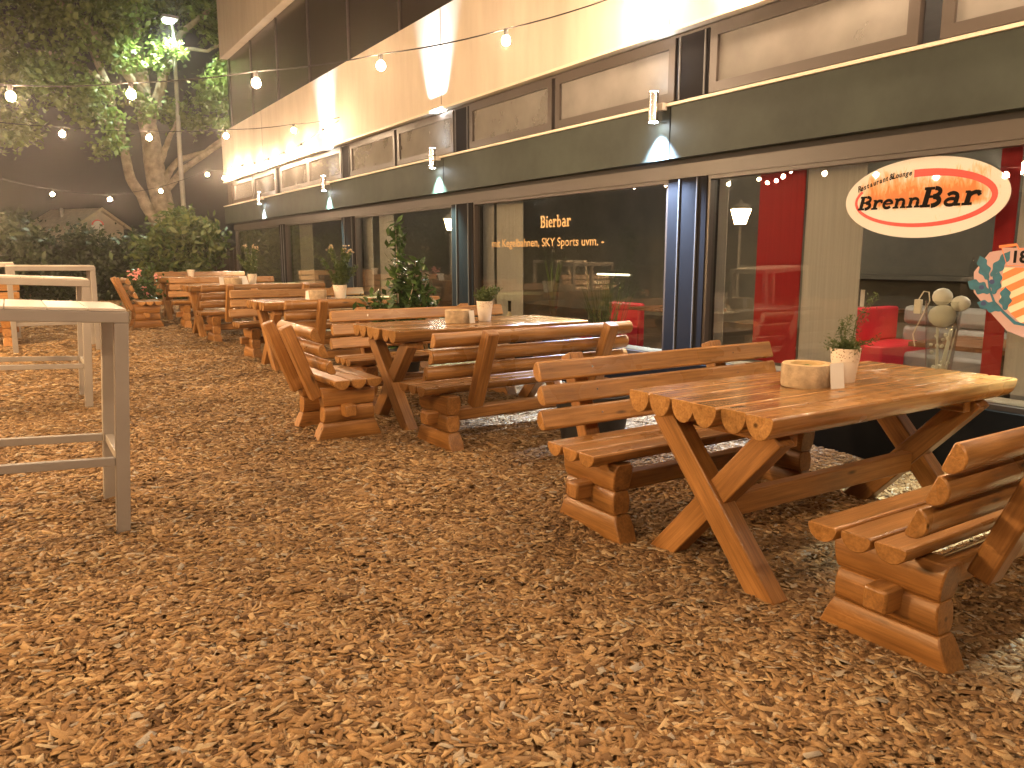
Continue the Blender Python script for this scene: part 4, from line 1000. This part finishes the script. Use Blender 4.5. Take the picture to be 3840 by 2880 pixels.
# tall vase with gourds on the sill
t = tag(empty('glass_vase', (5.12, 2.70, .513)), 'tall glass vase with white gourds and pale twigs inside the right window', 'vase')
MB().lathe([(.062, 0), (.066, .01), (.112, .60), (.108, .60), (.062, .02)], 28, cap=False).build('glass', M['vaseglass'], t)
g_ = MB()
def ball(c, r_, sz=1.0): g_.add([(c[0]+x*r_, c[1]+y*r_, c[2]+z*r_*sz) for x, y, z in IV], IF)
ball((0, .005, .50), .085, .9); ball((0, .015, .625), .062, .95); ball((.03, -.09, .585), .058, .9); g_.build('gourd', M['cream'], t, smooth=60)
tw = MB(); rr = random.Random(4)
for k in range(9):
    a = rr.uniform(-.05, .05); b_ = rr.uniform(-.09, .09); tw.tube([(a*.4, b_*.3, .03), (a*.8+rr.uniform(-.02, .02), b_*.6, .22), (a, b_, .42)], [.006, .005, .004], 6)
tw.build('twig', M['cream'], t)
bs = MB()
for k in range(30): 
    c = (rr.uniform(-.05, .05), rr.uniform(-.055, .055), rr.uniform(.06, .38)); bs.add([(c[0]+x*.012, c[1]+y*.012, c[2]+z*.012) for x, y, z in IV], IF)
bs.build('blossom', M['cream'], t)
t = tag(empty('fairy_light_plug', (5.10, 2.86, 1.0)), 'small white battery box with looping cord hooked on the glass vase', 'battery box')
MB().box(-.012, .012, -.024, .024, .02, .115).build('case', M['white'], t, bevel=.004)
MB().tube([(0, 0, .115), (0, -.03, .17), (0, -.065, .165), (0, -.075, .11), (0, -.03, .0), (0, .02, -.12), (0, .0, -.2)], .004, 6).build('cord', M['white'], t)
# second window: vase with leaves, bottle, grasses
t = tag(empty('glass_vase', (5.12, 7.05, .513)), 'slim glass vase with long leaves inside the second window', 'vase')
MB().lathe([(.08, 0), (.03, .18), (.045, .3), (.075, .62), (.071, .62), (.03, .2)], 24, cap=False).build('glass', M['vaseglass'], t)
lv = MB()
for k in range(7):
    a = k*.9; d = (math.cos(a)*.09, math.sin(a)*.13); p0 = Vector((0, 0, .3)); p1 = Vector((d[0]*.5, d[1]*.5, .62)); p2 = Vector((d[0], d[1], .86))
    lv.add([tuple(p0), tuple(p1+Vector((0, .018, 0))), tuple(p2), tuple(p1-Vector((0, .018, 0)))], [(0, 1, 2, 3)])
lv.build('leaf', M['leaf_herb'], t)
t = tag(empty('bottle', (5.12, 7.94, .513)), 'dark-necked bottle with pale belly beside the grey panel in the second window', 'bottle')
MB().lathe([(.062, 0), (.075, .03), (.07, .13), (.03, .2), (.026, .22)], 20).build('body', M['creamprint'], t); MB().lathe([(.0265, .221), (.026, .33), (.03, .335), (.03, .35)], 16).build('neck', M['ink'], t)
t = tag(empty('grass_plant', (5.13, 6.15, .513)), 'clump of tall green grasses on the sill of the second window', 'potted plant')
MB().lathe([(.12, 0), (.15, .16), (.14, .16)], 18).build('pot', M['dark_pot'], t)
g = np.random.RandomState(12); gb = MB()
for k in range(70):
    y = g.normal()*.9; dy = g.normal()*.03; h = g.uniform(.25, .70); w_ = .0035
    b0 = Vector((g.normal()*.03, y*.12, .14)); b2 = Vector((g.normal()*.06, y*.24+dy*2, .14+h)); b1 = b0.lerp(b2, .6)+Vector((0, -dy*.6, .03))
    gb.add([(b0.x, b0.y-w_, b0.z), (b0.x, b0.y+w_, b0.z), (b1.x, b1.y+w_, b1.z), (b2.x, b2.y, b2.z), (b1.x, b1.y-w_, b1.z)], [(0, 1, 2, 3, 4)])
gb.build('blade', M['leaf_herb'], t)
# back bar shelf with bottles
t = tag(empty('bar_shelf', (8.5, 5.6, 1.14)), 'dark wall shelf holding bottles at the back of the room', 'shelf')
MB().box(-.15, .15, -3.0, .3, 0, .05).build('board', M['intdark'], t, smooth=0); MB().box(.16, .2, -3.0, .3, -.5, .9).build('back_panel', M['intdark'], t, smooth=0)
for k, (y, h) in enumerate(((4.2, .20), (4.12, .17), (4.03, .22))):
    t = tag(empty('bottle', (8.45, y, 1.191)), ('clear bottle with a narrow neck at the left of the bar shelf trio', 'shortest clear bottle in the middle of the bar shelf trio', 'tallest clear bottle at the right of the bar shelf trio')[k], 'bottle', 'bottles on the bar shelf')
    MB().lathe([(.03, 0), (.03, h*.6), (.011, h*.8), (.011, h)], 14).build('body', M['vaseglass'], t)
# interior lamps; the last three are added out of sight to brighten the room
for k, (x, y, lb) in enumerate(((5.9, 11.2, 'round lit ceiling lamp inside the third window'), (6.6, 2.2, 'round lit ceiling lamp inside the nearest window'), (7.2, 6.6, 'round lit ceiling lamp inside the second window'), (9.6, 4.4, 'round lit ceiling lamp over the back table'), (6.4, 4.3, 'round ceiling lamp added above the red bench inside'), (6.4, 9.2, 'round ceiling lamp added between the second and third windows'), (6.6, 14.2, 'round ceiling lamp added inside the fourth window'))):
    t = tag(empty('ceiling_lamp', (x, y, 2.449)), lb, 'ceiling lamp', 'round ceiling lamps inside')
    MB().lathe([(.13, -.03), (.15, 0), (.03, .04), (.006, .05), (.006, .77)], 20).build('housing', M['bracket'], t); MB().lathe([(.02, -.15), (.08, -.13), (.115, -.09), (.125, -.031)], 20).build('diffuser', M['warmlamp'], t)
t = tag(empty('tube_lamp', (9, 10.6, 1.08)), 'yellowish strip lamp glowing at the back of the second window', 'lamp')
MB().box(-.02, .02, -.42, .42, -.012, .012).build('tube', M['tube'], t, smooth=0); MB().box(.021, .06, -.45, .45, -.02, .02).build('holder', M['bracket'], t, smooth=0)

# ------------------------------------------------------------------ night sky
w = bpy.data.worlds.new('World'); SC.world = w; w.use_nodes = True
bg = w.node_tree.nodes['Background']; bg.inputs[0].default_value = (.050, .038, .030, 1); bg.inputs[1].default_value = .08

m, t, o = nt('glow_veil'); pv = N(t, 'ShaderNodeVolumePrincipled', Density=.0036, Anisotropy=.93); pv.inputs['Color'].default_value = (.92, .87, .82, 1); t.links.new(pv.outputs[0], o.inputs[1])  # thin volume added to stand in for lens veil and bulb glow
tag(MB().box(-60, 60, -45, 62, -1.5, 15).build('glow_haze', m, smooth=0), kind='stuff')
# ------------------------------------------------------------------ camera
cam = bpy.data.cameras.new('Camera'); co = bpy.data.objects.new('Camera', cam); COL.objects.link(co)
co.location = (0, 0, 1.4); co.rotation_euler = (R(90-9.43), 0, R(-32.95))
cam.sensor_width = 36; cam.lens = 2884/3840*36; cam.clip_end = 400; cam.clip_start = .05
SC.camera = co
SC.view_settings.view_transform = 'Standard'; SC.view_settings.look = 'None'; SC.view_settings.exposure = 1.72
SC.render.engine = 'CYCLES'
SC.cycles.use_denoising = True; SC.cycles.max_bounces = 6; SC.cycles.transparent_max_bounces = 16
SC.cycles.sample_clamp_indirect = 4.0; SC.cycles.use_light_tree = True; SC.cycles.caustics_reflective = False; SC.cycles.caustics_refractive = False
